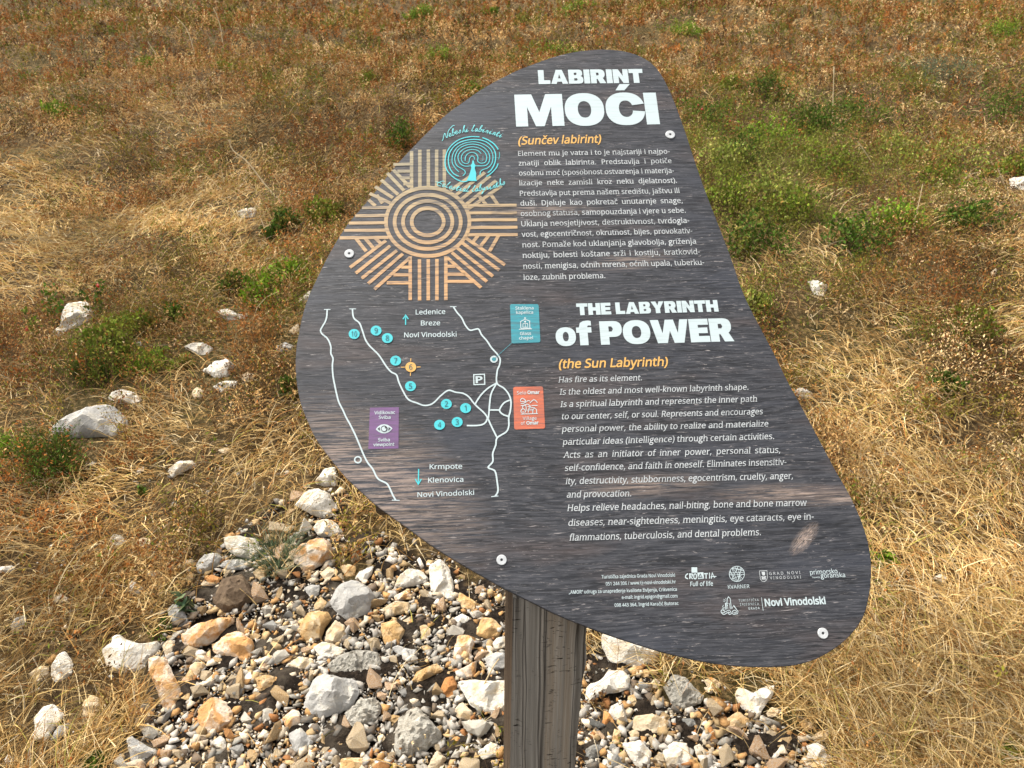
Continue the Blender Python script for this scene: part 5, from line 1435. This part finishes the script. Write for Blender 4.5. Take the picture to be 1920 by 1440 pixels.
PLANTS = [
 (75, 890, 170, 95, 'dark', 'dense juniper like green bush at the left below the large boulder', 'fine'),
 (30, 850, 90, 60, 'fresh', 'green bush cut by the left edge beside the juniper like one', 'fine'),
 (112, 600, 70, 80, 'dark', 'leafy rose shoot left of the tall white rock', 'shoot', 'plant', 0, 'rose_shoot'),
 (185, 600, 70, 85, 'dark', 'leafy rose shoot right in front of the tall white rock', 'shoot', 'plant', 1, 'rose_shoot'),
 (62, 640, 70, 70, 'olive', 'rose shoot with red hips near the left edge', 'shoot', 'plant', 2, 'rose_shoot'),
 (205, 660, 110, 70, 'olive', 'olive bush below the tall white rock', 'leafy'),
 (260, 625, 90, 55, 'olive', 'dull green bush right of the tall white rock', 'leafy'),
 (185, 700, 80, 60, 'dark', 'dark green clump between the tall rock and the boulder', 'fine'),
 (292, 690, 90, 45, 'fresh', 'fresh green clump left of the flat white stone', 'fine'),
 (345, 690, 45, 32, 'yellow', 'yellow green tuft touching the flat white stone', 'fine'),
 (325, 600, 60, 40, 'dark', 'dark leafy plant left of the white rock by the green bush', 'leafy'),
 (505, 560, 100, 70, 'fresh', 'bright green bush at the left edge of the board', 'leafy'),
 (540, 525, 80, 50, 'fresh', 'bright green bush just above the one at the board edge', 'leafy'),
 (440, 545, 50, 55, 'dark', 'dark green shoot left of the bright green bushes', 'leafy'),
 (545, 740, 60, 40, 'dark', 'dark olive plant touching the left board edge', 'leafy'),
 (520, 1055, 90, 75, 'blue', 'blue green grass tuft beside the rusty slab', 'grass', 'grass tuft'),
 (350, 1140, 50, 30, 'blue', 'broad leaved green plant left of the dark brown block', 'broad'),
 (185, 1440, 45, 30, 'dark', 'small dark green plant at the bottom left edge', 'leafy'),
 (105, 985, 55, 75, 'brown', 'dark dry sprig standing in the left straw', 'sprig', 'sprig', 0, 'dry_sprig'),
 (275, 925, 30, 32, 'dark', 'tiny dark sprig above the white oblong stone', 'sprig', 'sprig', 0, 'dry_sprig'),
 (215, 1170, 60, 40, 'brown', 'brown sprig above the horned white stone', 'sprig', 'sprig', 0, 'dry_sprig'),
 (298, 1190, 55, 35, 'dark', 'dark green sprig right above the horned white stone', 'sprig', 'sprig', 0, 'dry_sprig'),
 (225, 780, 70, 55, 'brown', 'reddish twigs growing over the stone behind the boulder', 'sprig', 'sprig', 0, 'dry_sprig'),
 (445, 700, 60, 45, 'brown', 'reddish sprig in front of the angular white stone', 'sprig', 'sprig', 0, 'dry_sprig'),
 (100, 420, 45, 45, 'brown', 'brown heath clump in the pale straw at the left', 'sprig', 'sprig', 0, 'dry_sprig'),
 (110, 225, 55, 40, 'fresh', 'green tuft in the upper left straw', 'leafy'),
 (283, 132, 60, 22, 'fresh', 'flat green cushion at the upper left, first of two', 'fine'),
 (415, 132, 45, 20, 'fresh', 'flat green cushion at the upper left, second of two', 'fine'),
 (600, 420, 80, 60, 'olive', 'olive bush left of the sun symbol edge', 'leafy'),
 (530, 430, 60, 50, 'dark', 'dark plant left of the olive bush by the board', 'leafy'),
 (755, 265, 60, 60, 'dark', 'dark leafy plant close to the upper left board edge', 'leafy'),
 (690, 160, 55, 30, 'olive', 'low olive cushion in the upper heath', 'fine'),
 (830, 122, 66, 42, 'fresh', 'round bright green tussock above the board', 'fine'),
 (790, 38, 60, 34, 'fresh', 'green tussock at the top edge above the round one', 'fine'),
 (925, 32, 26, 18, 'fresh', 'small green tussock at the top edge right of the larger one', 'fine'),
 (880, 180, 60, 34, 'olive', 'olive plant just above the upper left board slope', 'leafy'),
 (1045, 105, 100, 32, 'fresh', 'green low bush right behind the board top', 'leafy'),
 (1090, 18, 90, 20, 'fresh', 'wide flat green cushion at the top edge of the picture', 'fine'),
 (1280, 78, 85, 24, 'fresh', 'flat bright cushion right above the board top', 'fine'),
 (1222, 18, 60, 20, 'olive', 'olive cushion at the top edge right of the wide one', 'fine'),
 (1318, 245, 80, 65, 'dark', 'dark rose bush right beside the top of the board', 'leafy', 'plant', 4, 'rose_shoot'),
 (1440, 175, 50, 50, 'dark', 'dark upright plant in the brown heath right of the board', 'leafy'),
 (1372, 170, 30, 24, 'olive', 'small olive plant right above the rose bush', 'leafy'),
 (1450, 290, 90, 60, 'fresh', 'bright green bush in the green patch right of the board', 'leafy'),
 (1340, 320, 90, 60, 'yellow', 'yellow green bush touching the right board edge', 'leafy'),
 (1400, 300, 80, 55, 'dark', 'dark green bush in the middle of the green patch', 'leafy'),
 (1370, 400, 90, 70, 'olive', 'olive bush below the yellow green one', 'leafy'),
 (1440, 375, 90, 55, 'yellow', 'pale green bush in the centre of the green patch', 'leafy'),
 (1410, 470, 100, 60, 'dark', 'lowest dark bush right of the board', 'leafy'),
 (1495, 420, 90, 60, 'olive', 'olive bush at the lower middle of the green patch', 'leafy'),
 (1550, 330, 90, 55, 'olive', 'olive bush right of the green patch centre', 'leafy'),
 (1530, 250, 110, 50, 'dark', 'dark bush with pale flowers above the green patch centre', 'leafy'),
 (1610, 230, 90, 45, 'dark', 'dark bush right of the flowering one', 'leafy'),
 (1700, 180, 90, 42, 'olive', 'dull green bush at the upper right', 'fine'),
 (1760, 170, 110, 35, 'blue', 'grey green bush at the upper right beside the dull one', 'fine'),
 (1890, 85, 70, 45, 'fresh', 'bright green bush in the upper right corner', 'fine'),
 (1880, 225, 90, 60, 'dark', 'dark tall plant at the right edge', 'leafy'),
 (1600, 470, 100, 60, 'dark', 'dark green bush right of the lowest dark bush', 'leafy'),
 (1660, 440, 90, 60, 'fresh', 'bright green bush at the lower right of the green patch', 'leafy'),
 (1690, 300, 80, 45, 'yellow', 'yellow green bush in the right part of the meadow', 'leafy'),
 (1790, 320, 100, 50, 'yellow', 'pale yellow green bush near the right edge', 'leafy'),
 (1780, 360, 80, 45, 'olive', 'olive bush below the pale yellow green one', 'leafy'),
 (1900, 330, 60, 40, 'olive', 'olive plant over the lichen rock at the right edge', 'leafy'),
 (1820, 420, 80, 45, 'dark', 'dark bush left of the lichen rock', 'leafy'),
 (1410, 590, 50, 40, 'yellow', 'yellow green plant touching the board edge at the right', 'leafy'),
 (1470, 660, 70, 40, 'brown', 'brown sprig at the right board edge', 'sprig', 'sprig', 0, 'dry_sprig'),
 (1760, 735, 50, 35, 'dark', 'small dark plant in the right straw', 'leafy'),
 (1655, 1055, 36, 26, 'fresh', 'small fresh green plant right of the board in straw', 'leafy'),
 (1890, 1425, 55, 34, 'olive', 'green plant in the bottom right corner', 'leafy'),
 (1830, 620, 80, 40, 'olive', 'olive plant in the straw at the right edge', 'leafy'),
 (640, 900, 40, 36, 'brown', 'brown sprig touching the lower left board edge', 'sprig', 'sprig', 0, 'dry_sprig'),
 (1130, 1330, 70, 50, 'brown', 'reddish moss tuft on the white stone by the post', 'sprig', 'sprig', 0, 'dry_sprig'),
]
for k, p in enumerate(PLANTS): plant(k, *p)

# ---------------------------------------------------------------- tall dry stalks
def stalk(pts, wpx, label, head=0):
    g, dep = on_ground(*pts[-1])
    P = spline(pts, 5)
    n = len(P); top = np.array(pts[0], float)
    hgt = max(.03, (pts[-1][1] - pts[0][1]) * dep / F)
    W = []
    p0 = g; nrm = np.array([0, -1.0, .25]); nrm /= np.linalg.norm(nrm)
    for q in P: W.append(plane_hit(q[0], q[1], p0, nrm) - g)
    cu = bpy.data.curves.new('dry_stalk', 'CURVE'); cu.dimensions = '3D'; cu.bevel_depth = wpx * dep / F / 2; cu.bevel_resolution = 2
    sp = cu.splines.new('POLY'); sp.points.add(n - 1)
    for i, (a, b) in enumerate(zip(sp.points, W)): a.co = (*b, 1); a.radius = .55 + .45 * i / n + (head if i < 2 else 0)
    o = bpy.data.objects.new('tmp', cu); COL.objects.link(o)
    dg = bpy.context.evaluated_depsgraph_get()
    me = bpy.data.meshes.new_from_object(o.evaluated_get(dg)); bpy.data.objects.remove(o)
    me.name = 'dry_stalk'; me.materials.clear()
    s = link('dry_stalk', me, M_STALK); s.location = g
    tag(s, label, 'stalk', 'tall dry stalks')
M_STALK = plain('pale_stalk', (.62, .48, .28), .6)
for a in (([(430, 262), (437, 282), (465, 305), (500, 350), (540, 393)], 3.2, 'thick pale dry stalk leaning left of the sun symbol', .9), ([(328, 30), (350, 55), (362, 90), (366, 120)], 1.8, 'thin curved grass stem at the top left'),
          ([(277, 78), (295, 105), (318, 132)], 1.8, 'thin leaning grass stem above the green cushion'), ([(400, 15), (412, 45), (419, 90)], 1.6, 'thin upright stem at the top left, right of the curved one', .5), ([(1564, 125), (1562, 180), (1561, 245)], 1.8, 'straight thin stalk rising from the green patch', 1.0),
          ([(1608, 265), (1632, 300), (1655, 338)], 2.0, 'leaning pale stalk in the right part of the green patch'), ([(1730, 345), (1722, 385), (1710, 430)], 2.0, 'pale stalk leaning right above the straw'), ([(1870, 315), (1885, 350), (1900, 390)], 2.0, 'pale stalk leaning over the right edge'),
          ([(235, 1195), (232, 1240), (234, 1270)], 1.6, 'thin dark stalk in front of the horned white stone'), ([(268, 1210), (262, 1250), (250, 1300)], 1.6, 'thin stalk crossing the right half of the horned stone'), ([(485, 940), (520, 1000), (545, 1050)], 1.6, 'long grass stem arching above the blue green tuft'),
          ([(1020 - 84, 1235), (925, 1250), (912, 1275), (900, 1300), (898, 1312)], 4.0, 'dry root fibre lying across the large white stone by the post'), ([(150, 895), (110, 940), (75, 985)], 1.6, 'pale stem lying in the straw at the left'), ([(560, 800), (590, 828), (640, 872)], 1.8, 'dark thin twig reaching under the left board edge')):
    stalk(*a)
